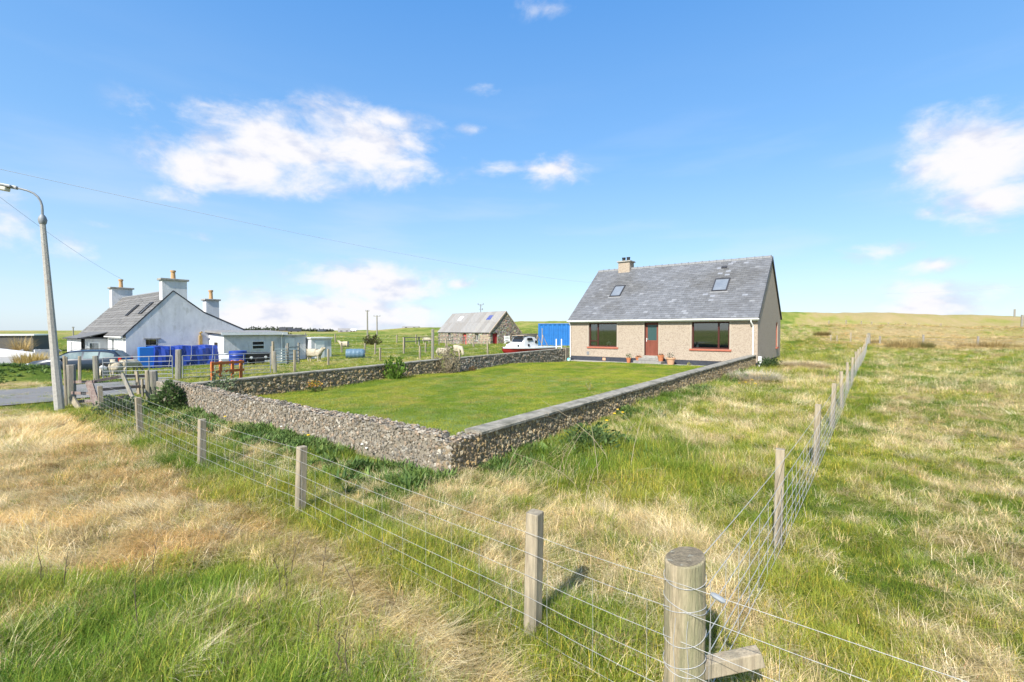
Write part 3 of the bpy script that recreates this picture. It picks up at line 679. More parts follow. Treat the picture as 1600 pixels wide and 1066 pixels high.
    for x in (-9.28,):
        q = MB(); q.box(x, -.005, .12, x + .22, .013, .30); q.build('air_brick', M['pot2'], t)
    q = MB(); q.box(.0, 6.2, .08, .018, 6.42, .26); q.build('air_brick', M['pot2'], t)
    return t
M['margin'] = mat('smooth_sand_margin', (.40, .34, .27), (.35, .30, .24), scale=5, bump=.2)
M['doorglass'] = bpy.data.materials.new('obscured_door_glass'); M['doorglass'].use_nodes = True
_b = M['doorglass'].node_tree.nodes['Principled BSDF']; _b.inputs['Base Color'].default_value = (.035, .075, .075, 1); _b.inputs['Roughness'].default_value = .22; _b.inputs['Specular IOR Level'].default_value = .6
_n = M['doorglass'].node_tree.nodes.new('ShaderNodeTexNoise'); _n.inputs['Scale'].default_value = 22
_bn = M['doorglass'].node_tree.nodes.new('ShaderNodeBump'); _bn.inputs['Strength'].default_value = .5; M['doorglass'].node_tree.links.new(_n.outputs[0], _bn.inputs['Height']); M['doorglass'].node_tree.links.new(_bn.outputs[0], _b.inputs['Normal'])
bungalow()
def steps():
    t = thing('door_steps', 'two grey stone steps below the brown front door of the bungalow', 'steps', (-10.35, 28, .075))
    for k, (w_, d_, z0, z1) in enumerate(((1.75, .72, 0, .17), (1.35, .40, .172, .34))):
        q = MB(); q.box(-w_ / 2, -d_, z0, w_ / 2, -.002, z1); q.build('step', M['rock'], t, bevel=.015)
    q = MB(); q.box(-.46, -.13, .342, .46, -.002, .46); q.build('threshold', M['conc'], t)
steps()
# ornaments behind the glass
def ornament(name, label, cat, x, y, z, prof, m):
    q = MB(); q.lathe(prof, 12); o = q.build(name, m, smooth=True, loc=(x, y, z)); tag(o, label, cat); return o
q = MB(); q.box(-14.72, 28.16, .95, -12.66, 28.34, 1.028); tag(q.build('window_shelf', M['white']), 'white inner window shelf behind the left window of the bungalow', 'shelf')
q = MB(); q.box(-7.9, 28.16, .97, -5.83, 28.34, 1.048); tag(q.build('window_shelf', M['white']), 'white inner window shelf behind the right window of the bungalow', 'shelf')
def lantern():
    t = thing('lantern', 'small cream house-shaped lantern behind the left window of the bungalow', 'lantern', (-13.35, 28.26, 1.03))
    q = MB(); q.box(-.13, -.07, 0, .13, .07, .02)
    for (x, y) in ((-.12, -.06), (.12, -.06), (.12, .06), (-.12, .06)): q.box(x - .012, y - .012, .02, x + .012, y + .012, .24)
    q.build('frame', M['curtain'], t)
    q = MB(); q.prism([(-.16, .24), (.16, .24), (0, .38)], -.08, .08, 'y'); q.build('roof', M['curtain'], t)
lantern()
ornament('bowl', 'white bowl at the right end of the left window shelf', 'bowl', -12.9, 28.25, 1.03, [(.03, 0), (.05, .01), (.10, .07), (.09, .07), (.04, .02)], M['white'])
ornament('vase', 'white vase at the left end of the right window shelf', 'vase', -7.62, 28.25, 1.05, [(.05, 0), (.09, .08), (.07, .18), (.04, .24), (.06, .27)], M['white'])

def leafy(n, r, h, size, c1, c2, shape='ball', up=.4, seedr=None):
    mb = MB()
    for _ in range(n):
        a = random.uniform(0, 2 * PI); q = random.random() ** .5
        if shape == 'ball': z = random.random(); rr = r * q * math.sin(PI * (.12 + .80 * z)) ** .6
        elif shape == 'cone': z = random.random() ** 1.3; rr = r * q * (1.02 - z)
        else: z = random.random(); rr = r * q
        lump = .75 + .35 * math.sin(3 * a + 5 * z) * math.cos(2 * a - 4 * z)
        p = Vector((math.cos(a) * rr * lump, math.sin(a) * rr * lump, h * z * (.85 + .2 * math.sin(2 * a))))
        d = Vector((math.cos(a), math.sin(a), 0)) * random.uniform(.2, 1) + Vector((random.uniform(-.4, .4), random.uniform(-.4, .4), up + random.uniform(-.3, .6))); d.normalize()
        s_ = d.cross(Vector((random.uniform(-1, 1), random.uniform(-1, 1), random.uniform(-1, 1)))).normalized(); l = size * random.uniform(.6, 1.3)
        t_ = random.random(); k = random.uniform(.6, 1.25); col = tuple((c1[i] * (1 - t_) + c2[i] * t_) * k for i in range(3))
        mb.add([p, p + d * l * .5 + s_ * l * .28, p + d * l, p + d * l * .5 - s_ * l * .28], [(0, 1, 2, 3)], col)
    return mb
def shrub(name, label, cat, loc, n, r, h, size, c1, c2, shape='ball', stems=7, group=None, stem_m='bark', up=.4, z0=0.0, root=None):
    t = root or thing(name, label, cat, loc, random.uniform(0, 6), group)
    f = leafy(n, r, h, size, c1, c2, shape, up); f.v = [(x, y, z + z0) for (x, y, z) in f.v]; f.build('foliage', M['leaf'], t, recalc=False)
    s_ = MB()
    for k in range(stems):
        a = 2 * PI * k / stems; rr = r * random.uniform(.3, .75)
        s_.tube([(0, 0, z0 - .05), (math.cos(a) * rr * .4, math.sin(a) * rr * .4, z0 + h * .4), (math.cos(a) * rr, math.sin(a) * rr, z0 + h * .8)], max(.006, r * .03), 4, r2=.004)
    s_.build('stem', M[stem_m], t); return t
def potted(x, y, r, h, m, label, plant=None, z=.075):
    t = thing('plant_pot', label, 'plant pot', (x, y, z)); q = MB(); q.lathe([(r * .68, 0), (r * .95, h * .8), (r * 1.08, h * .81), (r * 1.08, h), (r * .95, h), (r * .92, h * .85)], 18); q.build('pot', m, t, smooth=True)
    q = MB(); q.lathe([(r * .93, h * .84), (r * .93, h * .86)], 14); q.build('earth', M['bark'], t)
    if plant:
        c1, c2, ph = plant; f = leafy(90, r * 1.1, ph, .07, c1, c2); f.v = [(a, b, c + h * .86) for (a, b, c) in f.v]; f.build('leaves', M['leaf'], t, recalc=False)['kind'] = 'stuff'
GR1, GR2 = (.05, .10, .03), (.11, .17, .05)
potted(-11.62, 27.50, .15, .32, M['pot'], 'leftmost terracotta pot before the door steps, holding a leafy green plant', (GR1, GR2, .30))
potted(-11.10, 27.80, .17, .36, M['pot'], 'terracotta pot with orange flowers standing beside the left end of the steps', ((.4, .12, .03), (.25, .12, .04), .12))
z_ = .25
potted(-9.62, 27.66, .19, .36, M['pot'], 'darker terracotta pot standing on the right end of the lower step', ((.25, .08, .03), (.30, .14, .04), .12), z=.248)
potted(-8.95, 27.45, .26, .42, M['pot2'], 'large pale terracotta pot with a dark green plant, right of the steps', ((.03, .07, .04), (.06, .11, .06), .38))
q = MB(); q.lathe([(.01, .0)] + [(.13 * math.sin(a), .13 - .13 * math.cos(a)) for a in np.linspace(.2, 2.94, 12)], 20); o = q.build('ball', None, smooth=True, loc=(-15.35, 26.4, h1(-15.35, 26.4) + .04))
M['ball'] = mat('turquoise_white_ball', (.10, .50, .50), (.75, .8, .8), scale=4, rough=.4, lo=.48, hi=.52); o.data.materials.append(M['ball']); tag(o, 'turquoise and white ball lying on the lawn near the bungalow corner', 'ball')

# ------------------------------------------------------------------ garden walls
PAL_G = [(.30, .26, .205), (.22, .19, .15), (.36, .315, .25), (.13, .115, .09), (.42, .385, .32), (.28, .22, .15), (.20, .185, .16), (.37, .28, .20)]
PAL_B = [(.46, .34, .19), (.33, .24, .135), (.54, .42, .25), (.20, .155, .10), (.60, .49, .32), (.48, .33, .15), (.34, .28, .19), (.17, .145, .11)]
def pebble(mb, c, s, n, col, flat=.6):
    vs = []
    e = Vector((random.uniform(-1, 1), random.uniform(-1, 1), random.uniform(-1, 1)))
    q = e.to_track_quat('X', 'Z')
    for v in ((1, 0, 0), (0, 1, 0), (-1, 0, 0), (0, -1, 0), (0, 0, 1), (0, 0, -1), ):
        k = s * random.uniform(.75, 1.25); p = q @ (Vector(v) * k); p -= n * (p.dot(n) * (1 - flat)); vs.append(c + p)
    mb.add(vs, [(0, 1, 4), (1, 2, 4), (2, 3, 4), (3, 0, 4), (1, 0, 5), (2, 1, 5), (3, 2, 5), (0, 3, 5)], col)
def wall_stones(mb, p0, p1, z0f, z1f, n, size, dens, pal, far=1.0):
    p0, p1 = Vector(p0), Vector(p1); d = p1 - p0; Ln = d.length; cnt = int(Ln * .62 * dens)
    for _ in range(cnt):
        s = random.random(); p = p0 + d * s; zz0, zz1 = z0f(s), z1f(s); z = random.uniform(zz0, zz1)
        k = size * random.choice((.45, .55, .7, .8, 1, 1.2, 1.9)); g = random.uniform(.75, 1.2); c = random.choice(pal)
        pebble(mb, Vector((p.x, p.y, z)) + n * random.uniform(-.004, .004), k, n, tuple(x * g for x in c), .42)
TH = .30
def zg(x, y): return float(hs(np.array([x]), np.array([y]))[0])
def garden_wall(name, label, a, b, out, tz0, tz1, cope=True, inner=True, pal=(PAL_G, PAL_G), mort=('mortar', 'mortar'), size=(.028, .028), dens=(600, 250), dips=0.0, capw=.36, cope_m='cope', cope_from=0.0, end_stones=None):
    """wall from a to b; out = outward side normal; tz0, tz1 height of its top at either end"""
    a = Vector((*a, 0)); b = Vector((*b, 0)); d = (b - a); Ln = d.length; u = d / Ln; n = Vector((*out, 0)).normalized()
    t = thing(name, label, 'wall', (a.x, a.y, 0)); o = a.copy()
    top = lambda s: tz0 + (tz1 - tz0) * s + dips * (.5 - float(fbm(np.array([s * Ln * .9]), np.array([3.3]), 3)[0]))
    ns = max(6, int(Ln / .35)); mb = MB(); vs = []; fs = []
    ct = .06 if cope else 0
    for i in range(ns + 1):
        s = i / ns; p = u * (Ln * s); z1 = top(s) - ct
        gz = zg(a.x + p.x, a.y + p.y) - .35
        for (off, z) in ((TH / 2, gz), (TH / 2 - .01, z1), (-TH / 2 + .01, z1), (-TH / 2, gz)): q = p + n * off; vs.append((q.x, q.y, z))
    for i in range(ns):
        k = i * 4
        for j in range(3): fs.append((k + j, k + 4 + j, k + 5 + j, k + 1 + j))
    fs += [(0, 1, 2, 3), (ns * 4 + 3, ns * 4 + 2, ns * 4 + 1, ns * 4)]
    mb.add(vs, fs); mb.build('wall_core', M[mort[0]], t)
    z0f = lambda off: (lambda s: zg(a.x + u.x * Ln * s, a.y + u.y * Ln * s) - .03)
    z1f = lambda s: top(s) - ct - .005
    st = MB(); wall_stones(st, n * (TH / 2), n * (TH / 2) + d, z0f(0), z1f, n, size[0], dens[0], pal[0])
    so = st.build('rubble_stones', M['stone'], t, recalc=False); so['kind'] = 'stuff'
    if inner:
        st = MB(); wall_stones(st, -n * (TH / 2), -n * (TH / 2) + d, z0f(0), z1f, -n, size[1], dens[1], pal[1]); so = st.build('rubble_stones', M['stone'], t, recalc=False); so['kind'] = 'stuff'
    if end_stones:
        st = MB(); wall_stones(st, n * (TH / 2), -n * (TH / 2), z0f(0), z1f, -u, .026, 900, PAL_G); so = st.build('end_stones', M['stone'], t, recalc=False); so['kind'] = 'stuff'
    if cope:
        nseg = max(3, int(Ln / 1.9)); cf_ = cope_from / Ln
        for k in range(nseg):
            s0, s1 = cf_ + (1 - cf_) * k / nseg, cf_ + (1 - cf_) * (k + 1) / nseg; L0, L1 = Ln * s0 + .006, Ln * s1 - .006
            q = MB(); vs = []; w_ = capw / 2 + random.uniform(-.006, .006); dz = random.uniform(-.006, .008)
            m = 5
            for i in range(m + 1):
                l = L0 + (L1 - L0) * i / m; p = u * l; z = top(l / Ln) + dz; j = random.uniform(-.006, .006)
                for (off, zz) in ((w_, z - .055), (w_ + j * 1.6, z - .018), (w_ - .035, z + j), (-w_ + .03, z), (-w_, z - .012), (-w_, z - .055)):
                    r_ = p + n * off; vs.append((r_.x, r_.y, zz))
            fs = []
            for i in range(m):
                for j in range(6): j2 = (j + 1) % 6; fs.append((i * 6 + j, (i + 1) * 6 + j, (i + 1) * 6 + j2, i * 6 + j2))
            fs += [tuple(range(6)), tuple(m * 6 + j for j in range(6))[::-1]]
            q.add(vs, fs); q.build('cope_stone', M[cope_m], t)
    if not cope or cope_from:
        st = MB(); lt = 1.0 if not cope else cope_from / Ln
        for _ in range(int(Ln * lt * 260)):
            s = random.random() * lt; p = u * (Ln * s) + n * random.uniform(-TH / 2, TH / 2); k = random.uniform(.014, .04) * (1.5 if random.random() < .06 else 1); g = random.uniform(.8, 1.3); c = random.choice(PAL_G)
            pebble(st, Vector((p.x, p.y, top(s) - ct + random.uniform(-.02, .03))), k, Vector((0, 0, 1)), tuple(x * g for x in c), .6)
        so = st.build('top_stones', M['stone'], t, recalc=False); so['kind'] = 'stuff'
    return t
garden_wall('garden_wall', 'low rubble wall facing the wire fence, rough stone top with no cope, weeds at its foot', (-15.2, 4.45), (-4.957, 4.80), (.03, -1), .64, .575, cope=False, pal=(PAL_G, PAL_G), size=(.023, .03), dens=(760, 150), dips=.10)
garden_wall('garden_wall', 'long low brown stone wall with concrete cope running from the near corner to the bungalow', (-4.80, 4.655), (-4.62, 27.9), (1, 0), .575, .80, pal=(PAL_B, PAL_G), mort=('mortarb', 'mortarb'), size=(.024, .03), dens=(700, 60), cope_from=.62, end_stones=True)
garden_wall('garden_wall', 'far garden wall with pale cope behind the lawn, from the silver shrub to the dry bush', (-15.55, 4.62), (-15.75, 15.0), (-1, 0), .60, .80, pal=(PAL_G, PAL_B), mort=('mortarb', 'mortarb'), size=(.04, .04), dens=(20, 420), cope_m='cope')
garden_wall('garden_wall', 'far garden wall section from the dry bush to the bungalow corner, below the white boat', (-15.68, 15.45), (-15.95, 26.6), (-1, 0), .80, .92, pal=(PAL_G, PAL_G), mort=('mortar', 'mortar'), size=(.045, .05), dens=(20, 330), capw=.33)
q = MB(); q.box(-.22, -.22, -.2, .22, .22, .95); tag(q.build('wall_pier', M['mortar'], loc=(-15.95, 26.9, 0), bevel=.03), 'stone pier ending the far garden wall near the bungalow corner', 'pier')

# ------------------------------------------------------------------ fences
def fence_post(parent, x, y, h, w_=.095, m='wood', z=None, lean=None, label=None):
    z = h1(x, y) if z is None else z; lx, ly = lean or (random.uniform(-.03, .03), random.uniform(-.03, .03))
    q = MB(); a = random.uniform(-.12, .12); k = w_ / 2; ch = k * .82
    ring = [(-k, -ch), (-ch, -k), (ch, -k), (k, -ch), (k, ch), (ch, k), (-ch, k), (-k, ch)]
    vs = []
    for (zz, sc) in ((-.3, 1), (h * .5, 1.0), (h - .006, .98), (h, .93)):
        for (i, j) in ring: i2, j2 = i * math.cos(a) - j * math.sin(a), i * math.sin(a) + j * math.cos(a); vs.append((i2 * sc + lx * zz / h, j2 * sc + ly * zz / h, zz))
    fs = []
    for r_ in range(3):
        for j in range(8): fs.append((r_ * 8 + j, r_ * 8 + (j + 1) % 8, r_ * 8 + 8 + (j + 1) % 8, r_ * 8 + 8 + j))
    fs.append(tuple(range(24, 32)))
    q.add(vs, fs); o = q.build('post', M[m], parent)
    lx0, ly0 = (parent.location.x, parent.location.y) if parent else (0, 0)
    o.location = (x - lx0, y - ly0, z - (parent.location.z if parent else 0))
    if label: o['label'] = label
    return Vector((x, y, z))
def wires(parent, pts, heights, stay=None, rad=.0014, off=(0, 0), sag=.01, nm='line_wire', top=None):
    """pts: ground points along the run; one tube per level, plus a joined piece of upright stay wires"""
    L0 = parent.location
    for hh in heights:
        P = []
        for i in range(len(pts)):
            p = pts[i]
            P.append(Vector((p[0] + off[0] - L0.x, p[1] + off[1] - L0.y, p[2] + hh - L0.z)))
            if i < len(pts) - 1:
                q_ = pts[i + 1]
                for s in (.33, .66): P.append(Vector((p[0] + (q_[0] - p[0]) * s + off[0] - L0.x, p[1] + (q_[1] - p[1]) * s + off[1] - L0.y, p[2] + (q_[2] - p[2]) * s + hh - sag - L0.z)))
        q = MB(); q.tube(P, rad, 5); q.build(nm, M['wire'], parent)
    if stay:
        q = MB(); lo, hi = heights[0], heights[-2 if top else -1]
        for i in range(len(pts) - 1):
            a, b = Vector(pts[i]), Vector(pts[i + 1]); Ln = (b - a).length; n_ = max(1, int(Ln / stay))
            for k in range(n_):
                p = a + (b - a) * ((k + .5) / n_) - L0 + Vector((off[0], off[1], -sag))
                x = random.uniform(-.006, .006)
                q.tube([p + Vector((0, 0, lo)), p + Vector((x, 0, (lo + hi) / 2)), p + Vector((0, 0, hi))], rad * .75, 4)
        so = q.build('stay_wires', M['wire'], parent); so['kind'] = 'stuff'
SX, SY = -.72, 2.47
zc = h1(SX, SY)
tA = thing('wire_fence', 'post and wire fence running left from the round corner post towards the lamp post', 'fence', (SX, SY, 0))
pa = [(-1.80, 2.60), (-5.18, 2.70), (-8.26, 2.72), (-11.5, 2.72), (-14.9, 2.78)]
hp = [.92, .80, .78, .78, .74]
gp = [fence_post(tA, x, y, h, w_=.10 if i == 0 else .095, z=h1(x, y) - (.07 if i == 0 else .0)) for i, ((x, y), h) in enumerate(zip(pa, hp))]
runA = [Vector((SX, SY - .10, zc))] + [p + Vector((0, -.055, 0)) for p in gp] + [Vector((-17.4, 2.82, h1(-17.4, 2.82)))]
hh = [.10, .22, .35, .50, .66, .80]
wires(tA, runA, hh, stay=.30, top=True)
tB = thing('wire_fence', 'stock net fence running away from the round corner post past the bungalow gable', 'fence', (SX, SY, 0))
pb = [(-.60, 5.07), (-.50, 8.40), (-.42, 11.7), (-.33, 14.9), (-.26, 18.3), (-.18, 21.6), (-.08, 25.0), (.0, 28.4), (.1, 31.9), (.19, 35.4), (.28, 39), (.38, 42.6), (.47, 46.2), (.56, 49.8), (.66, 53.4)]
gpb = [fence_post(tB, x, y, .98, w_=.078) for (x, y) in pb]
pe = (.85, 58.5); ze = h1(*pe)
fence_post(tB, pe[0], pe[1], 1.25, w_=.24, m='woodgrey', label='thicker darker end post')
runB = [Vector((SX + .07, SY + .06, zc))] + [p + Vector((.055, 0, 0)) for p in gpb] + [Vector((*pe, ze))]
wires(tB, runB, [.08, .19, .30, .42, .55, .70, .90], stay=.30, top=True, rad=.0023)
tC = thing('wire_fence', 'post and wire fence passing the corner post and leaving at the bottom right', 'fence', (SX, SY, 0))
runC = [Vector((SX, SY - .10, zc))] + [Vector((x, 2.50 - .02 * k, h1(x, 2.5))) for k, x in enumerate((1.6, 4.2))]
fence_post(tC, 2.9, 2.5, .98)
wires(tC, [Vector((SX, SY - .10, zc)), Vector((2.9, 2.44, h1(2.9, 2.5))), Vector((6.2, 2.44, h1(6.2, 2.5)))], hh, stay=.30, top=True)
q = MB(); tn = Vector((.19, -.105, .795)); q.tube([tn + Vector((-.035, 0, .012)), tn + Vector((-.02, 0, .008)), tn + Vector((.02, 0, -.004)), tn + Vector((.035, 0, -.008))], [.006, .014, .014, .006], 8); q.build('wire_tensioner', M['galv'], tC, smooth=True).location = (0, 0, zc)

def corner_post():
    t = thing('corner_post', 'thick round timber strainer post wrapped with wire, nearest the bottom right', 'post', (SX, SY, zc))
    q = MB(); seg = 28; Hh = .895; vs = []; rows = 14; fs = []
    for i in range(rows + 1):
        z = -.35 + (Hh + .35) * i / rows; rr = .103 * (1 + .02 * math.sin(i * 1.3))
        for k in range(seg):
            a = 2 * PI * k / seg; r_ = rr * (1 + .02 * math.sin(3 * a + i * .25) + .015 * math.sin(7 * a)); tilt = .022 * math.cos(a - .8) if i == rows else 0
            vs.append((math.cos(a) * r_, math.sin(a) * r_, z + tilt))
    for i in range(rows):
        for k in range(seg): fs.append((i * seg + k, i * seg + (k + 1) % seg, (i + 1) * seg + (k + 1) % seg, (i + 1) * seg + k))
    o = rows * seg
    for k in range(seg): a = 2 * PI * k / seg; vs.append((math.cos(a) * .094, math.sin(a) * .094, Hh + .008 + .022 * math.cos(a - .8)))
    for k in range(seg): fs.append((o + k, o + (k + 1) % seg, o + seg + (k + 1) % seg, o + seg + k))
    q.add(vs, fs); q.build('post_body', M['strainer'], t, smooth=True)
    q = MB(); q.add([(math.cos(2 * PI * k / seg) * .0945, math.sin(2 * PI * k / seg) * .0945, Hh + .009 + .022 * math.cos(2 * PI * k / seg - .8)) for k in range(seg)], [tuple(range(seg))]); q.build('cut_end', M['endgrain'], t)
    for (z, dz, ph) in ((.80, .02, 0), (.66, -.03, 1), (.64, .03, 2), (.50, .035, .5), (.36, .03, 1.5), (.34, -.02, 3), (.20, .02, 2.2)):
        q = MB(); q.tube([(math.cos(a) * .1075, math.sin(a) * .1075, z + dz * math.sin(a + ph)) for a in np.linspace(0, 2 * PI, 26)], .0019, 5); q.build('wire_wrap', M['wire'], t)
    for k, a in enumerate((-1.15, -1.75)):
        q = MB(); q.tube([(math.cos(a + .05 * math.sin(z * 21 + k)) * .109, math.sin(a + .05 * math.sin(z * 21 + k)) * .109, z) for z in np.linspace(.15, .62, 9)], .0016, 5); q.build('wire_tail', M['wire'], t)
    q = MB(); q.bar((.06, .03, .30), (.335, .20, .395), .072, .08); q.build('strut', M['wood'], t, bevel=.006)
M['strainer'] = mat('old_round_timber', (.48, .395, .26), (.24, .19, .12), scale=4, bump=1.0, bscale=10, stretch=(9, 9, .7), dirt=(.22, .23, .13), dscale=1.0, dlo=.45, dhi=.7)
M['endgrain'] = mat('lichened_end_grain', (.27, .225, .15), (.15, .125, .085), scale=30, bump=1, dirt=(.34, .33, .26), dscale=22, dlo=.6, dhi=.7)
corner_post()
# ------------------------------------------------------------------ lamp post
def lamp_post():
    b = Vector((-18.35, 2.50, h1(-18.35, 2.5)))
    t = thing('street_lamp', 'tall leaning concrete street lamp with a curved steel arm beside the lane', 'street lamp', tuple(b))
    lx = Vector((-_cy, -_sy, 0)); z1 = 5.35
    top = lx * .36 + Vector((0, 0, z1))
    def ringpts(c, r, n=8): return [(c.x + r * math.cos(2 * PI * k / n + PI / 8), c.y + r * math.sin(2 * PI * k / n + PI / 8), c.z) for k in range(n)]
    vs = []; fs = []
    lv = [(0.0, .185), (.02, .175), (.30, .125), (.98, .10), (1, .10)]
    lv = [(-.06, .118), (.16, .112), (.28, .098), (.98, .066), (1.0, .066)]
    for (s, r_) in lv: vs += ringpts(top * s, r_)
    for i in range(len(lv) - 1):
        for k in range(8): fs.append((i * 8 + k, i * 8 + (k + 1) % 8, i * 8 + 8 + (k + 1) % 8, i * 8 + 8 + k))
    fs.append(tuple(range(len(lv) * 8 - 8, len(lv) * 8)))
    q = MB(); q.add(vs, fs); q.build('column', M['lampcol'], t)
    q = MB(); q.lathe([(.075, -.02), (.09, .02), (.10, .10), (.08, .18), (.045, .24)], 14, tuple(top)); q.build('collar', M['galv'], t, smooth=True)
    pts = []
    d = (lx * .9 + Vector((.0, -.45, 0))).normalized()
    P0 = top + Vector((0, 0, .2)); 
    for (u_, v_) in ((0, 0), (0, .15), (.005, .30), (.03, .42), (.09, .54), (.19, .64), (.32, .70), (.48, .74), (.66, .77)): pts.append(P0 + Vector((0, 0, v_)) + d * u_)
    q = MB(); q.tube(pts, .030, 8, r2=.026); q.build('arm', M['galv'], t, smooth=True)
    e = pts[-1]; f = (d + Vector((0, 0, .16))).normalized(); side = f.cross(Vector((0, 0, 1))).normalized(); u = side.cross(f).normalized()
    q = MB(); q.bar(e - f * .02 + u * .0, e + f * 1.15, .24, .07, up=u); q.bar(e - f * .12, e + f * .05, .10, .09, up=u); hd = q.build('lantern_head', M['lampgrey'], t, bevel=.02)
    q = MB(); q.bar(e + f * .08 - u * .09, e + f * 1.10 - u * .09, .20, .11, up=u, taper=.95); q.build('lamp_bowl', M['bowl'], hd, bevel=.02)
M['lampgrey'] = mat('grey_lantern_metal', (.30, .31, .32), (.22, .23, .24), rough=.5, metallic=.3)
M['bowl'] = mat('clear_lamp_bowl', (.62, .60, .54), (.50, .48, .42), rough=.3)
lamp_post()
# overhead cables
def cable(label, a, b, sag, r, n=24):
    q = MB(); a = Vector(a); b = Vector(b); q.tube([a + (b - a) * s - Vector((0, 0, sag * 4 * s * (1 - s))) for s in np.linspace(0, 1, n)], r, 4); tag(q.build('overhead_cable', M['cable']), label, 'cable')
M['cable'] = mat('pale_grey_cable', (.42, .46, .50), rough=.8)
a_ = atz(-60, 251, 19); cable('long overhead cable sloping from the top left down behind the bungalow roof', a_, atz(1010, 447, 78), 1.2, .010)
cable('overhead cable falling from the top left to the white cottage chimney', atz(-120, 215, 15), atz(190, 436, 39.8), .35, .009)
cable('thin overhead cable crossing the sky right of the bungalow', atz(1200, 458, 95), atz(1720, 438, 62), .9, .014)

# ------------------------------------------------------------------ white cottage
def cottage():
    X1, Y0 = -38.3, 8.4; g = -.36
    t = thing('white_cottage', 'whitewashed stone cottage with grey tiled roof and tall gable chimneys', 'house', (X1, Y0, 0))
    W = 13.4; EV, RG, YR = 1.86, 4.85, 2.65
    def top(y):
        if y < YR: return EV + (RG - EV) * y / YR
        if y < 4.5: return RG - (RG - 3.42) * (y - YR) / (4.5 - YR)
        return 3.42 - (3.42 - 2.16) * (y - 4.5) / (7.2 - 4.5)
    ops = [(-3.5, -2.95, g + .75, 1.55)]
    wl = MB(); wall_x(wl, -W, 0, g - .3, EV, 0, .4, ops); wl.build('front_wall', M['whitewall'], t)
    gb = MB()
    ya, yb, z1 = 1.05, 1.75, 1.52; zt = 1.0
    for (p, q_) in ((.003, ya), (ya, yb), (yb, 7.2)):
        ys = sorted({p, q_, *[v for v in (YR, 4.5) if p < v < q_]}); tops = [(y, top(y)) for y in ys][::-1]
        if p == ya: gb.prism([(p, z1), (q_, z1)] + tops, -.4, 0.002)
        else: gb.prism([(p, g - .3), (q_, g - .3)] + tops, -.4, .002)
    gb.build('gable_wall', M['whitewall'], t); gb = MB(); ys = [.003, YR, 4.5, 7.2]; gb.prism([(.003, g - .3), (7.2, g - .3)] + [(y, top(y)) for y in ys][::-1], -W - .002, -W + .4)
    gb.build('gable_wall', M['whitewall'], t)
    gb = MB(); gb.box(-W + .41, 6.9, g - .3, -.41, 7.19, 2.1); gb.build('rear_wall', M['whitewall'], t)
    q = MB(); q.box(-.30, ya, 1.08, -.22, yb, 1.13); q.box(-.30, ya, g, -.22, ya + .06, z1); q.box(-.30, yb - .06, g, -.22, yb, z1); dr = q.build('door_frame', M['white'], t)
    q = MB(); q.box(-.29, ya + .06, 1.13, -.27, yb - .06, z1); q.build('pane', M['carglass'], dr)
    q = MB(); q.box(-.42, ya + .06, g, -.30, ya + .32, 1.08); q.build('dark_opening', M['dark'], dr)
    q = MB(); q.box(.0, ya - .12, z1 + .002, .05, yb + .12, z1 + .09); q.build('lintel', M['conc'], t)
    # roof slabs
    def slab(mb, pts, n, th):
        pts = [Vector(p) for p in pts]; n = Vector(n).normalized(); mb.add(pts + [p - n * th for p in pts], [(0, 1, 2, 3), (7, 6, 5, 4), (0, 4, 5, 1), (1, 5, 6, 2), (2, 6, 7, 3), (3, 7, 4, 0)])
    r = MB(); sl = (RG - EV) / YR; a = Vector((-W - .02, -.16, EV - .16 * sl + .06)); b = Vector((-W - .02, YR, RG + .06)); d = (b - a).normalized(); n = Vector((0, -d.z, d.y)); Wd = Vector((W + .0, 0, 0))
    slab(r, [a, a + Wd, b + Wd, b], n, .08)
    c1 = Vector((-W - .02, 4.5, 3.48)); c2 = Vector((-W - .02, 7.35, 2.16)); slab(r, [b, b + Wd, c1 + Wd, c1], (0, .6, .8), .08); slab(r, [c1, c1 + Wd, c2 + Wd, c2], (0, .4, .9), .08)
    r.build('roof', M['cottroof'], t)
    s_ = MB()
    def cf(u, v): k = random.uniform(.9, 1.1) * (1.12 if int(v * 20) % 2 else .94); return (k * 1.05, k * 1.03, k)
    slates(s_, a, (1, 0, 0), d, n, W, (b - a).length, .33, .26, cf, t=.02); so = s_.build('roof_tiles', M['cottroof'], t, recalc=False); so['kind'] = 'stuff'
    q = MB(); q.bar(a + Vector((W + .02, 0, 0)), b + Vector((W + .02, 0, 0)), .06, .07, up=n); q.bar(b + Vector((W + .02, 0, 0)), c1 + Vector((W + .02, 0, 0)), .06, .07, up=(0, .6, .8)); q.bar(c1 + Vector((W + .02, 0, 0)), c2 + Vector((W + .02, 0, 0)), .06, .07, up=(0, .4, .9)); q.build('skew', M['fascia'], t)
    q = MB(); q.tube([(-W, YR, RG + .09), (-1.2, YR, RG + .09)], .09, 8); q.build('ridge', M['ridge'], t)
    def chim(x0, x1, y0, y1, z0, z1, cope, pot, pr=.15):
        q = MB(); q.box(x0, y0, z0, x1, y1, z1); ch = q.build('chimney', M['whitewall'], t)
        q = MB(); q.box(x0 - .1, y0 - .12, z1 + .002, x1 + .1, y1 + .12, z1 + .14); q.build('chimney_cope', M['conc'], ch, bevel=.02)
        q = MB(); cx_, cy_ = (x0 + x1) / 2, (y0 + y1) / 2; q.lathe([(pr * 1.1, 0), (pr, .05), (pr * .85, pot * .8), (pr * 1.15, pot * .82), (pr * 1.15, pot), (pr * .8, pot)], 12, (cx_, cy_, z1 + .142)); q.build('chimney_pot', M['clay'], ch, smooth=True)
    chim(-.62, .004, 2.02, 3.48, 4.2, 5.62, 1, .60)
    chim(-W + .0, -W + .75, 1.9, 3.3, 4.0, 5.72, 1, .72)
    chim(-5.2, -4.5, 6.2, 7.15, 2.1, 4.6, 1, .75)
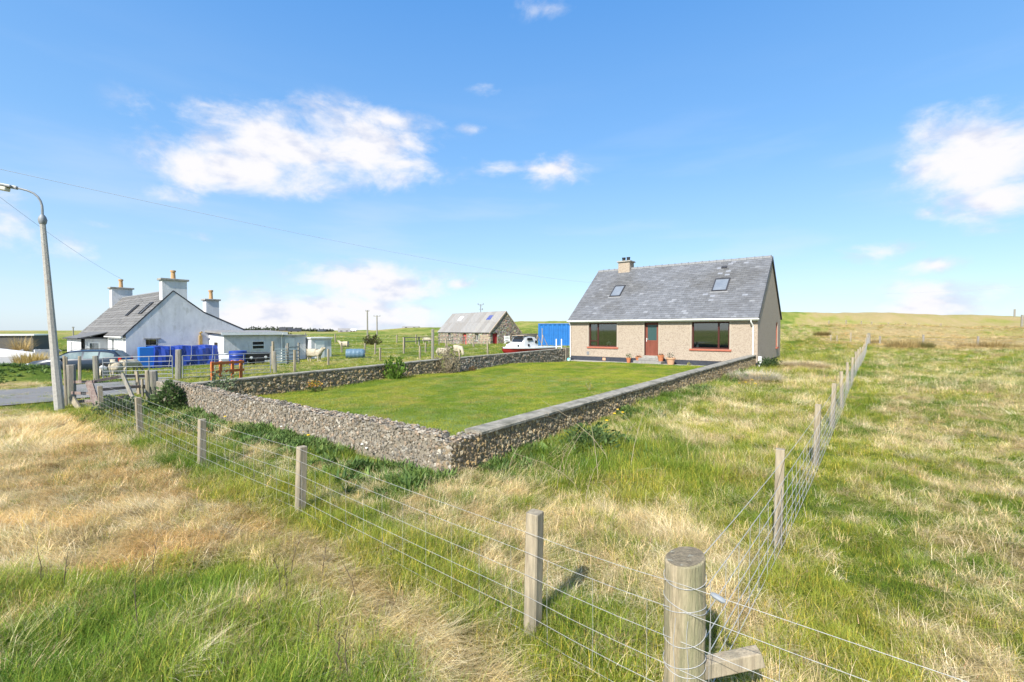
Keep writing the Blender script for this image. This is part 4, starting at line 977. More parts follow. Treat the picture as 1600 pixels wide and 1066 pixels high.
    # rooflights
    for (x, v0, w_) in ((-4.8, 1.9, .55), (-1.9, 2.0, .7)):
        o = a + d * v0 + Vector((W + .02 + x, 0, 0)); u = Vector((1, 0, 0)); q = MB()
        def sb(mb, u0, u1, v0_, v1_, h0, h1_):
            vs = [o + u * p_ + d * q_ + n * h for h in (h0, h1_) for (p_, q_) in ((u0, v0_), (u1, v0_), (u1, v1_), (u0, v1_))]; mb.add(vs, [(3, 2, 1, 0), (4, 5, 6, 7), (0, 1, 5, 4), (1, 2, 6, 5), (2, 3, 7, 6), (3, 0, 4, 7)])
        sb(q, 0, .07, 0, 1.1, .02, .12); sb(q, w_ - .07, w_, 0, 1.1, .02, .12); sb(q, .07, w_ - .07, 0, .07, .02, .12); sb(q, .07, w_ - .07, 1.03, 1.1, .02, .12); so = q.build('skylight', M['fascia'], t)
        q = MB(); sb(q, .06, w_ - .06, .06, 1.04, .05, .07); q.build('pane', M['skyglass'], so)
    # front window, porch
    window_x(t, *ops[0], .12, M['white'], mull=(-3.22,), fw=.06, pane_m=M['glass'])
    px0, px1, pd, ph = -9.5, -4.7, 1.4, 1.62
    q = MB(); wall_x(q, px0, px1, g - .3, ph, -pd, .2, [(-8.2, -7.5, g + .8, 1.25)]); q.box(px1 - .2, -pd + .2, g - .3, px1, -.002, ph); q.box(px0, -pd + .2, g - .3, px0 + .2, -.002, ph); po = q.build('porch', M['whitewall'], t)
    window_x(po, -8.2, -7.5, g + .8, 1.25, -pd + .08, M['white'], fw=.06)
    q = MB(); q.box(px1 + .001, -1.05, g + .55, px1 + .03, -.40, 1.3); q.build('window_frame', M['white'], po)
    q = MB(); q.box(px1 + .031, -.95, g + .65, px1 + .036, -.50, 1.22); q.build('pane', M['glass'], po)
    r = MB(); slab(r, [(px0 - .15, -pd - .15, ph - .02), (px1 + .15, -pd - .15, ph - .02), (px1 + .15, .05, ph + .42), (px0 - .15, .05, ph + .42)], (0, -.3, 1), .06); r.build('porch_roof', M['cottroof'], t)
    q = MB(); q.box(px0 - .15, -pd - .22, ph - .10, px1 + .15, -pd - .155, ph - .03); q.box(px1 + .155, -pd - .2, ph - .08, px1 + .20, .0, ph - .0); q.build('porch_gutter', M['fascia'], t)
    q = MB(); q.box(px1 + .3, -.26, EV - .20, .02, -.17, EV - .13); q.tube([(-.35, -.22, EV - .15), (-.35, -.06, EV - .4), (-.35, -.06, g)], .035, 6); q.build('gutter', M['white'], t)
    # rear wing, looks to +x
    wx, wy0, wy1, wh = 2.7, 4.8, 8.9, 1.86
    q = MB(); q.box(.004, wy0, g - .3, wx, wy1, wh); rw = q.build('rear_wing', M['whitewall'], t)
    q = MB(); vs = [(-.3, wy0 - .25, wh + .14), (wx + .25, wy0 - .25, wh + .002), (wx + .25, wy1 + .3, wh + .002), (-.3, wy1 + .3, wh + .14)]; slab(q, [(x, y, z + .14) for (x, y, z) in vs], (0, 0, 1), .13); q.build('wing_roof', M['corr'], t)
    q = MB(); q.box(wx + .251, wy0 - .25, wh - .06, wx + .28, wy1 + .3, wh + .13); q.build('wing_fascia', M['white'], t)
    q = MB(); q.tube([(wx + .30, wy1 - .1, wh), (wx + .06, wy1 - .1, wh - .25), (wx + .06, wy1 - .1, g)], .04, 6); q.build('downpipe', M['white'], t)
    def win_x(y0, y1, z0, z1):
        q = MB(); x = wx; fw = .05
        q.box(x + .001, y0, z0, x + .04, y0 + fw, z1); q.box(x + .001, y1 - fw, z0, x + .04, y1, z1); q.box(x + .001, y0 + fw, z0, x + .04, y1 - fw, z0 + fw); q.box(x + .001, y0 + fw, z1 - fw, x + .04, y1 - fw, z1); q.box(x + .001, y0 + fw, (z0 + z1) / 2 - .03, x + .04, y1 - fw, (z0 + z1) / 2 + .03)
        o = q.build('window', M['white'], rw); q = MB(); q.box(x + .001, y0 + .04, z0 + .04, x + .02, y1 - .04, z1 - .04); q.build('pane', M['winglass'], o)
    win_x(6.65, 7.55, .72, 1.34)
    q = MB(); q.box(1.0, wy0 - .03, .6, 1.8, wy0 - .001, 1.35); o = q.build('window', M['white'], rw); q = MB(); q.box(1.08, wy0 - .034, .68, 1.72, wy0 - .031, 1.27); q.build('pane', M['winglass'], o)
    q = MB(); q.box(.003, 4.15, 1.05, .13, 4.35, 1.75); q.tube([(.07, 4.25, 1.75), (.07, 4.25, 1.95), (.3, 4.25, 2.0)], .07, 8); q.build('boiler_flue', M['flue'], t)
    q = MB(); q.box(.004, 4.17, .45, .014, 4.33, 1.05); q.build('rust_streak', M['flue'], t)
M['winglass'] = mat('dark_window_glass', (.02, .022, .025), rough=.08, spec=.6)
M['flue'] = mat('yellow_brown_flue', (.50, .36, .14), (.30, .18, .07), scale=9)
cottage()
def outbuilding(label, x0, x1, y0, y1, g, h, m, roof, name='outbuilding'):
    t = thing(name, label, 'shed', (x0, y0, g)); q = MB(); q.box(0, 0, -.3, x1 - x0, y1 - y0, h); q.build('wall', m, t)
    q = MB(); q.box(-.1, -.1, h + .002, x1 - x0 + .12, y1 - y0 + .1, h + .09); q.build('roof', roof, t)
    q = MB(); q.box(x1 - x0 + .001, .35, 0, x1 - x0 + .03, 1.15, h - .2); q.build('door', M['white'], t); return t
outbuilding('small white flat-roofed shed joined to the right end of the cottage wing', -38.6, -36.4, 17.5, 19.6, -.33, 2.02, M['whitewall'], M['conc'])
outbuilding('lowest white shed right of the cottage, beside the olive bush', -37.6, -35.9, 19.8, 21.6, -.33, 1.78, M['whitewall'], M['white'])
# far left garage, white wall
def garage():
    p = atz(52, 540, 50); p_ = atz(-160, 540, 47); t = thing('garage', 'low flat-roofed grey brown garage with white edge at the far left', 'garage', (p.x, p.y, -.4), math.atan2(p.y - p_.y, p.x - p_.x) + .25)
    q = MB(); q.box(-12, 0, -.3, 0, 6, 1.95); q.build('wall', M['garage'], t); q = MB(); q.box(-12.1, -.15, 1.952, .12, 6.2, 2.10); q.build('roof', M['white'], t)
    q = MB(); q.box(-6.6, -.03, -.2, -4, -.001, 1.6); q.build('door', M['fascia'], t)
garage()
def yard_wall():
    a, b = atz(-60, 538, 38), atz(53, 549, 39); t = thing('yard_wall', 'white painted yard wall with a sloping top below the garage', 'wall', (a.x, a.y, 0)); d = Vector((b.x - a.x, b.y - a.y, 0)); n = Vector((-d.y, d.x, 0)).normalized() * .12
    vs = []
    for (p, z) in ((Vector((0, 0, 0)), a.z), (d, b.z - .1)):
        for s in (-1, 1): vs += [tuple(p + n * s + Vector((0, 0, -.6))), tuple(p + n * s + Vector((0, 0, z)))]
    q = MB(); q.add(vs, [(0, 1, 5, 4), (2, 6, 7, 3), (1, 3, 7, 5), (0, 2, 3, 1), (4, 5, 7, 6)]); q.build('wall_face', M['whitewall'], t)
    c = atz(82, 545, 40); q = MB(); d2 = Vector((c.x - b.x, c.y - b.y, 0)); q.bar(Vector((b.x - a.x, b.y - a.y, -.2)) + d2 * .02, Vector((c.x - a.x, c.y - a.y, -.2)), .24, 1.1 + b.z - .1); q.build('low_section', M['whitewall'], t)
yard_wall()
# stony dyke left of the lane
def rocks(label, p0, p1, n, s, group=None):
    p0, p1 = Vector(p0), Vector(p1); t = thing('stone_dyke', label, 'dyke', (p0.x, p0.y, h1(p0.x, p0.y)))
    for k in range(n):
        f = k / (n - 1); p = p0 + (p1 - p0) * f; z = h1(p.x, p.y) - t.location.z; q = MB(); r_ = s * random.uniform(.7, 1.3)
        pebble(q, Vector((0, 0, 0)), r_, Vector((0, 0, 1)), (1, 1, 1), .7); o = q.build('stone', M['rock'], t); o.location = (p.x - p0.x + random.uniform(-.2, .2), p.y - p0.y + random.uniform(-.2, .2), z + r_ * .3)
rocks('rough line of grey boulders in front of the white yard wall', at(0, 562, -.35), at(92, 553, -.35), 22, .38)

# ------------------------------------------------------------------ car
def car():
    t = thing('parked_car', 'dark blue estate car with roof rails parked before the white cottage', 'car', (0, 0, 0))
    Ln, Wd = 4.55, 1.76
    def topz(s):   # roof/bonnet outline along the car, s=0 rear .. 1 front
        pts = [(0, .98), (.012, 1.02), (.10, 1.42), (.16, 1.455), (.45, 1.47), (.56, 1.42), (.70, 1.04), (.75, .98), (.93, .86), (.985, .70), (1, .60)]
        return np.interp(s, [p[0] for p in pts], [p[1] for p in pts])
    def belt(s): return np.interp(s, [0, .1, .7, .78, 1], [.96, .95, .90, .86, .55])
    def hw(s): return Wd / 2 * np.interp(s, [0, .03, .12, .5, .85, .96, 1], [.80, .93, .99, 1, .97, .84, .66])
    st = [0, .012, .03, .06, .10, .16, .25, .35, .45, .52, .56, .62, .66, .70, .75, .80, .87, .93, .97, .985, 1]
    vs = []; prof = 9
    for s in st:
        b, tz, w_ = belt(s), topz(s), hw(s); b = min(b, tz - .01); gh = (tz - b); ins = .27 * min(1, gh / .5)
        bot = .30 if .04 < s < .97 else .36
        pts = [(w_ * .90, bot), (w_ * .99, bot + .12), (w_, (bot + b) / 2), (w_ * .975, b - .03), (w_ * .955, b), (w_ * .955 - ins * .82, b + gh * .80), (w_ * .955 - ins * 1.05, b + gh * .93), (w_ * .5, tz), (0, tz + .012)]
        ring = [(s * Ln - Ln / 2, y, z) for (y, z) in pts] + [(s * Ln - Ln / 2, -y, z) for (y, z) in pts[:-1][::-1]]
        vs += ring
    m = prof * 2 - 1; fs = []
    for i in range(len(st) - 1):
        for j in range(m - 1): fs.append((i * m + j, (i + 1) * m + j, (i + 1) * m + j + 1, i * m + j + 1))
        fs.append((i * m + m - 1, (i + 1) * m + m - 1, (i + 1) * m, i * m))
    fs.append(tuple(range(m))); fs.append(tuple((len(st) - 1) * m + j for j in range(m))[::-1])
    q = MB(); q.add(vs, fs); bd = q.build('body', M['carblue'], t, smooth=True)
    # side glass: strips set just proud of the greenhouse
    def side(s, f, sgn):
        b, tz, w_ = belt(s), topz(s), hw(s); gh = tz - b; ins = .27 * min(1, gh / .5); y = (w_ * .955 - ins * .82 * f / .80) + .006; return (s * Ln - Ln / 2, sgn * y, b + gh * f)
    for sgn in (-1, 1):
        for (a, b, f0a, f1a, f0b, f1b) in ((.085, .235, .10, .62, .08, .78), (.255, .405, .08, .80, .08, .80), (.425, .665, .08, .80, .10, .30)):
            q = MB(); xs = np.linspace(a, b, 6) if a < .4 else np.array([.425, .48, .53, .57, .62, .665])
            for i in range(5):
                s0, s1 = xs[i], xs[i + 1]
                f1 = lambda s: (min(f1a + (f1b - f1a) * (s - a) / (b - a), .80)) if a < .4 else (.80 if s < .58 else .78)
                q.quad(side(s0, .08, sgn), side(s1, .08, sgn), side(s1, f1(s1), sgn), side(s0, f1(s0), sgn))
            q.build('side_window', M['carwin'], t)
        q = MB(); q.tube([side(.14, .99, sgn)[:2] + (1.46,), (.20 * Ln - Ln / 2, sgn * .62, 1.52), (.48 * Ln - Ln / 2, sgn * .62, 1.535), (.55 * Ln - Ln / 2, sgn * .60, 1.46)], .018, 6); q.build('roof_rail', M['dark'], t)
        q = MB(); q.box(-Ln / 2 - .01, sgn * .80 - .10, .78, -Ln / 2 + .14, sgn * .80 + .055, 1.0); q.build('tail_lamp', M['tail'], t, bevel=.02)
        q = MB(); q.box(Ln / 2 - .22, sgn * .62 - .15, .60, Ln / 2 - .05, sgn * .62 + .13, .74); q.build('headlight', M['head'], t, bevel=.02)
        q = MB(); q.box(.62 * Ln - Ln / 2 - .05, sgn * .90 - .07, .92, .62 * Ln - Ln / 2 + .06, sgn * .90 + .09, 1.05); q.build('door_mirror', M['carblue'], t, bevel=.02)
        for x in (-1.40, 1.38):
            q = MB(); q.lathe([(.24, -.10), (.32, -.09), (.325, 0), (.32, .09), (.24, .10)], 20); q.v = [(p[0] + x, p[2] + sgn * .79, p[1] + .32) for p in q.v]; wh = q.build('wheel', M['rubber'], t, smooth=True)
            q = MB(); q.lathe([(.23, .0), (.20, .015), (.05, .02)], 16); q.v = [(p[0] + x, sgn * (p[2] + .885), p[1] + .32) for p in q.v]; q.build('rim', M['chrome'], wh, smooth=True)
            q = MB(); q.lathe([(.39, -.02), (.39, .0), (.335, .004), (.335, -.02)], 20); q.v = [(p[0] + x, sgn * (p[2] + .885), max(p[1] + .32, .1)) for p in q.v]; q.build('wheel_arch', M['dark'], t)
    q = MB()
    w0, w1 = hw(.57) * .60, hw(.69) * .80; z0, z1 = float(topz(.575)) + .006, float(topz(.695)) + .008
    q.quad(((.575) * Ln - Ln / 2, -w0, z0 + .02), (.575 * Ln - Ln / 2, w0, z0 + .02), (.695 * Ln - Ln / 2, w1, z1 + .01), (.695 * Ln - Ln / 2, -w1, z1 + .01)); q.build('windscreen', M['carwin'], t)
    q = MB(); q.quad((.095 * Ln - Ln / 2 - .02, -.52, 1.40), (.095 * Ln - Ln / 2 - .02, .52, 1.40), (.02 * Ln - Ln / 2 - .02, .66, 1.06), (.02 * Ln - Ln / 2 - .02, -.66, 1.06)); q.build('rear_window', M['carwin'], t)
    q = MB(); q.box(-Ln / 2 - .05, -.78, .38, -Ln / 2 + .1, .78, .62); q.build('bumper', M['dark'], t, bevel=.03)
    q = MB(); q.box(-Ln / 2 - .06, -.26, .66, -Ln / 2 - .01, .26, .77); q.build('number_plate', M['plate'], t)
    return t
M['plate'] = mat('yellow_plate', (.6, .45, .05))
M['carwin'] = mat('car_window_glass', (.26, .32, .31), (.08, .11, .12), rough=.06, spec=.7, scale=.8)  # pale green reflections on the windows are put into the base colour
c_ = car(); p0 = atz(126, 560, 27.6); c_.location = (p0.x, p0.y, -.52)
c_.rotation_euler = (0, 0, math.atan2(-1.0, -.62))

# ------------------------------------------------------------------ metal gates, posts
def field_gate(label, a, b, h=1.12, brace=False):
    a, b = Vector(a), Vector(b); Ln = (b - a).xy.length; t = thing('field_gate', label, 'gate', tuple(a), math.atan2(b.y - a.y, b.x - a.x))
    dzz = b.z - a.z
    q = MB(); r_ = .024
    P = lambda x, z: (x, 0, z + dzz * x / Ln)
    q.tube([P(0, .08), P(0, h)], r_, 6); q.tube([P(Ln, .08), P(Ln, h)], r_, 6); q.tube([P(0, h), P(Ln, h)], r_, 6); q.build('gate_frame', M['galv'], t)
    for z in (.10, .28, .46, .66, .88):
        q = MB(); q.tube([P(.02, z), P(Ln - .02, z)], .016, 6); q.build('gate_bar', M['galv'], t)
    for x in (Ln * .34, Ln * .67): q = MB(); q.tube([P(x, .08), P(x, h)], .018, 6); q.build('upright', M['galv'], t)
    q = MB()
    for k in range(int(Ln / .15)): q.tube([P(.1 + k * .15, .10), P(.1 + k * .15, .46)], .005, 4)
    so = q.build('mesh_wires', M['galv'], t); so['kind'] = 'stuff'
    return t
def gz(x, y): return (x, y, h1(x, y))
ga, gb_, gc = gz(-29.1, 5.5), gz(-25.75, 7.35), gz(-25.0, 11.5)
field_gate('left galvanised field gate between two timber posts, in front of the parked car', ga, gb_)
field_gate('right galvanised field gate behind the orange rails, in front of the blue tarpaulin', (-25.4, 7.65, h1(-25.4, 7.6)), gc)
def single_post(label, x, y, h, w_, m='woodgrey', name='gate_post', cat='post', lean=None, group=None):
    q = MB(); z = h1(x, y); lx, ly = lean or (random.uniform(-.02, .02), random.uniform(-.02, .02))
    vs = []; n = 8
    for (zz, s) in ((-.3, 1), (h * .6, 1), (h - .02, .97), (h, .85)):
        for k in range(n): a = 2 * PI * k / n + .3; rr = w_ / 2 * (1 + .06 * math.sin(3 * a)); vs.append((rr * s * math.cos(a) + lx * zz, rr * s * math.sin(a) + ly * zz, zz))
    fs = [(r_ * n + j, r_ * n + (j + 1) % n, r_ * n + n + (j + 1) % n, r_ * n + n + j) for r_ in range(3) for j in range(n)] + [tuple(range(3 * n, 4 * n))]
    q.add(vs, fs); return tag(q.build(name, M[m], loc=(x, y, z)), label, cat, group)
single_post('stout mossy gate post left of the left field gate, with a leaning prop', -29.35, 5.3, 1.22, .24)
single_post('stout lichened gate post between the two field gates', -25.58, 7.52, 1.42, .25)
single_post('square timber gate post at the right end of the right field gate', -24.95, 11.72, 1.2, .18)
# broken wooden hurdle by the lamp
def hurdle():
    t = thing('wooden_gate', 'broken purple brown wooden gate leaning beside the lamp post', 'gate', (-17.3, 3.0, -.1))
    def W3(px, py, z): p = atz(px, py, z); return p - Vector((-17.3, 3.0, -.1))
    rails = [((116, 597, 13.8), (148, 597, 13.6)), ((112, 614, 13.8), (142, 615, 13.6)), ((118, 628, 13.6), (145, 626, 13.6)), ((136, 598, 13.5), (196, 587, 14.2)), ((158, 609, 13.5), (230, 603, 14.6)), ((152, 627, 13.5), (206, 618, 14.2)), ((193, 588, 14.2), (232, 588, 14.8)), ((196, 603, 14.4), (234, 606, 14.8))]
    for (a, b) in rails: q = MB(); q.bar(W3(*a), W3(*b), .035, .085); q.build('rail', M['woodred'], t)
    q = MB(); q.bar(W3(139, 596, 13.4), W3(152, 636, 13.4), .20, .04, up=FW); q.build('upright', M['woodred'], t, ).__setitem__('label', 'leaning purple upright board')
    q = MB(); q.bar(W3(191, 584, 13.9), W3(212, 632, 13.7), .10, .05, up=FW); q.build('upright', M['woodgrey'], t)
    q = MB(); q.bar(W3(213, 580, 14.5), W3(217, 616, 14.5), .085, .06, up=FW); q.build('upright', M['wood'], t)
    q = MB(); q.bar(W3(222, 592, 14.4), W3(223, 620, 14.4), .05, .05, up=FW); q.build('upright', M['wood'], t)
    q = MB(); q.bar(W3(111, 619, 13.4), W3(124, 640, 13.2), .14, .05, up=FW); q.build('prop', M['wood'], t)
hurdle()
def pp(px, py, z): p = atz(px, py, z); return p.x, p.y
x, y = pp(110, 600, 13.9); single_post('thick weathered strainer post just right of the lamp post', x, y, 1.22, .26, name='strainer_post')
x, y = pp(103, 600, 13.6); single_post('thin tall stake touching the strainer post beside the lamp', x, y, 1.50, .07, m='wood', name='stake')
x, y = pp(240, 600, 14.8); single_post('broad stump-like post at the right end of the broken wooden gate', x, y, .92, .26, name='stub_post')
x, y = pp(231, 600, 14.4); single_post('pale plank post left of the broad stub post', x, y, .95, .12, m='wood', name='plank_post')
x, y = pp(124, 575, 20); single_post('pale timber stake in the green bank left of the field gate', x, y, 1.25, .12, m='wood', name='stake')
x, y = pp(104, 575, 19.5); single_post('leaning pale stake on the bank beside the lamp column', x, y, 1.25, .10, m='wood', name='stake')
x, y = pp(257, 597, 14.8)
q = MB(); q.box(-.36, -.2, -.1, .36, .2, .70); tag(q.build('wall_pier', M['mortar'], loc=(-15.6, 4.35, 0), bevel=.03), 'low stone pier where the near wall meets the far wall, by the dark shrub', 'pier')

# ------------------------------------------------------------------ orange rails, tarpaulin, barrels
def orange_rails():
    a = atz(331, 575, 16.5); b = atz(380, 576, 17.6); t = thing('orange_barrier', 'orange painted timber barrier standing behind the far garden wall', 'barrier', (a.x, a.y, 0), math.atan2(b.y - a.y, b.x - a.x)); Ln = (b - a).xy.length
    for (z, n_) in ((.93, 0), (.62, 0)): q = MB(); q.box(-.03, -.03, z - .05, Ln + .03, .03, z + .05); q.build('rail', M['orange'], t)
    for x in (.05, Ln * .3, Ln * .68, Ln - .05): q = MB(); q.box(x - .045, .031, .1, x + .045, .09, 1.0); q.build('leg', M['orange'], t)
orange_rails()
def tarp():
    t = thing('tarpaulin_stack', 'long stack covered with a dark blue tarpaulin beside the cottage gable', 'tarpaulin', (-37.3, 11.6, -.34))
    q = MB(); nx, ny, nz = 8, 22, 7
    V = []
    def pt(u, v, side):
        return None
    vs = []; fs = []
    L2, W2, Hh = 2.15, .75, 1.42
    ring = []
    prof = [(-W2, 0), (-W2 - .03, .35), (-W2, .8), (-W2 + .02, 1.2), (-W2 + .12, Hh - .03), (-.2, Hh), (.2, Hh + .02), (W2 - .12, Hh - .03), (W2 - .02, 1.2), (W2 + .02, .8), (W2 + .05, .35), (W2 + .02, 0)]
    for i in range(ny + 1):
        s = i / ny; y = (s - .5) * 2 * L2
        for j, (x, z) in enumerate(prof):
            wv = .045 * math.sin(i * 1.7 + j) + .03 * math.sin(i * .7 + 2 * j); vs.append((x + wv * (1 if x > 0 else -1), y + (.06 * math.sin(j) if i in (0, ny) else 0), z + (.03 * math.sin(i * .9) if z > 1 else 0)))
    m = len(prof)
    for i in range(ny):
        for j in range(m - 1): fs.append((i * m + j, (i + 1) * m + j, (i + 1) * m + j + 1, i * m + j + 1))
    fs.append(tuple(range(m))); fs.append(tuple(ny * m + j for j in range(m))[::-1]); q.add(vs, fs); q.build('cover', M['tarp'], t, smooth=False)
    for y in (-1.4, -.2, 1.1): 
        q = MB(); q.tube([(W2 + .09, y, .05), (W2 + .08, y + .1, .8), (W2 - .02, y + .15, Hh + .03), (-W2, y + .1, Hh + .02)], .012, 4); q.build('rope', M['wire'], t)
tarp()
q = MB(); q.bar((0, -.45, .72), (0, .45, .72), .35, 1.35); tag(q.build('blue_sheet', M['tarp2'], loc=(-36.9, 9.15, -.34), bevel=.05), 'bright blue folded sheet at the left end of the tarpaulin stack', 'sheet')
def barrel(label, px, z, r_, h, m, name='barrel', cat='barrel', g=None):
    x, y = pp(px, 560, z); q = MB(); q.lathe([(r_ * .95, 0), (r_, .03), (r_, h * .32), (r_ * 1.03, h * .34), (r_, h * .36), (r_, h * .65), (r_ * 1.03, h * .67), (r_, h * .69), (r_, h - .03), (r_ * .93, h)], 16); tag(q.build(name, m, smooth=True, loc=(x, y, h1(x, y) if g is None else g)), label, cat)
barrel('squat blue plastic barrel in front of the cottage wing wall', 372, 30, .52, .95, M['tarp'])
def black_trailer():
    x, y = pp(400, 560, 31); t = thing('box_trailer', 'low black box trailer with two pale round lamps before the cottage wing', 'trailer', (x, y, h1(x, y)), R(86))
    q = MB(); q.box(-.95, -.6, .30, .95, .6, .80); q.build('box', M['dark'], t, bevel=.02)
    for s in (-.5, .4): q = MB(); q.lathe([(.09, 0), (.09, .02)], 12); q.v = [(p[0] + s, -.6 - p[2], p[1] + .5) for p in q.v]; q.build('lamp', M['white'], t)
    for s in (-1, 1): q = MB(); q.lathe([(.22, -.08), (.28, -.07), (.28, .07), (.22, .08)], 14); q.v = [(p[0], p[2] + s * .68, p[1] + .27) for p in q.v]; q.build('wheel', M['rubber'], t)
black_trailer()
def white_tank():
    x, y = pp(360, 565, 30.5); t = thing('white_tank', 'white plastic tank with rounded top lying behind the orange barrier', 'tank', (x, y, h1(x, y)), R(80))
    q = MB(); q.tube([(-.62, 0, .40), (-.58, 0, .40), (.58, 0, .40), (.62, 0, .40)], [.25, .30, .30, .25], 14); q.build('tank_body', M['gel'], t, smooth=True)
    q = MB(); q.lathe([(.14, .68), (.14, .76), (.08, .78)], 12, (-.25, 0, 0)); q.build('cap', M['gel'], t)
    q = MB(); q.box(-.5, -.25, -.05, -.35, .25, .13); q.box(.35, -.25, -.05, .5, .25, .13); q.build('cradle', M['woodgrey'], t)
white_tank()
def slat_hurdle(label, pxa, pxb, z, h, n, m, name='slatted_fence', gaps=.5):
    a, b = atz(pxa, 560, z), atz(pxb, 560, z + 1.0); g0 = h1(a.x, a.y); t = thing(name, label, 'fence', (a.x, a.y, g0), math.atan2(b.y - a.y, b.x - a.x)); Ln = (b - a).xy.length
    for k in range(n): z0 = .12 + (h - .12) * k / n; q = MB(); q.box(0, -.02, z0, Ln, .02, z0 + (h - .12) / n * gaps); q.build('slat', m, t)
    for x in (0, Ln): q = MB(); q.box(x - .05, .021, -.2, x + .05, .10, h + .08); q.build('post', M['woodgrey'], t)
slat_hurdle('white slatted fence with dark gaps right of the right field gate', 426, 449, 28.5, 1.15, 6, M['white'])
slat_hurdle('grey slatted sheep gate below the olive bush', 451, 468, 29.5, 1.3, 5, M['galv'], 'sheep_gate', .3)

# ------------------------------------------------------------------ field fences left of the garden
def wire_run(label, pts, hts, name='field_fence', nw=3, m='wood', w_=.10, thick=None, rad=.004):
    t = thing(name, label, 'fence', (pts[0][0], pts[0][1], 0)); G_ = []
    for i, ((x, y), h) in enumerate(zip(pts, hts)):
        G_.append(fence_post(t, x, y, h, w_=(thick[i] if thick else w_), m=m))
    hm = min(h for h in hts); wires(t, G_, [hm * (k + 1) / nw * .92 for k in range(nw)], rad=rad, sag=.02); return t
def pg(px, py, h=-.1): p = G(px, py, h); return (p.x, p.y)
wire_run('timber post fence in the sheep field, running behind the far garden wall', [(-24.2, 12.4), pp(427, 550, 26.5), pp(513, 550, 29), pp(594, 550, 31), pp(656, 550, 33), pp(699, 550, 34), pp(762, 550, 36)], [1.2, 1.6, .98, .88, .95, .95, .95], w_=.11)
x, y = pp(676, 550, 30); single_post('tall grey timber pole standing behind the dry bush on the garden wall', x, y, 1.95, .19, name='tall_post')
wire_run('second fence further up the sheep field beyond the blue tank', [pp(483, 550, 46), pp(534, 550, 45), pp(570, 550, 44), pp(586, 550, 42), pp(631, 550, 42), pp(665, 550, 44), pp(697, 550, 46), pp(740, 550, 48)], [1.1, 1.0, .9, 1.05, 1.45, 1.0, 1.1, 1.0], w_=.13)
wire_run('far fence crossing the green field before the stone barn', [pp(440, 540, 78), pp(477, 540, 78), pp(524, 540, 76), pp(575, 540, 74), pp(620, 540, 72), pp(650, 540, 70), pp(675, 540, 68)], [1.4] * 7, w_=.16, rad=.006)
wire_run('fence of grey posts along the boggy field to the right of the end post', [(.85, 58.5), pp(1375, 535, 45), pp(1443, 535, 40.5), pp(1528, 535, 43), pp(1620, 535, 45)], [1.0, .9, 1.15, 1.1, 1.1], m='woodgrey', w_=.15, rad=.004)
wire_run('short fence of pale posts left of the end post, behind the bungalow', [pp(1298, 535, 50), pp(1308, 535, 50), pp(1329, 535, 48.5), (.85, 58.5)], [.9, .9, 1.25, 1.0], m='wood', w_=.15)
wire_run('distant fence of tiny pale posts across the far right field', [pp(x, 508, 100) for x in (1295, 1322, 1346, 1362, 1388, 1415, 1436, 1470)], [1.35] * 8, m='wood', w_=.24, rad=.006)
wire_run('two dark posts on the skyline at the far right', [pp(1585, 500, 150), pp(1597, 505, 120)], [2.6, 3.4], m='woodgrey', w_=.45, nw=1, rad=.01)

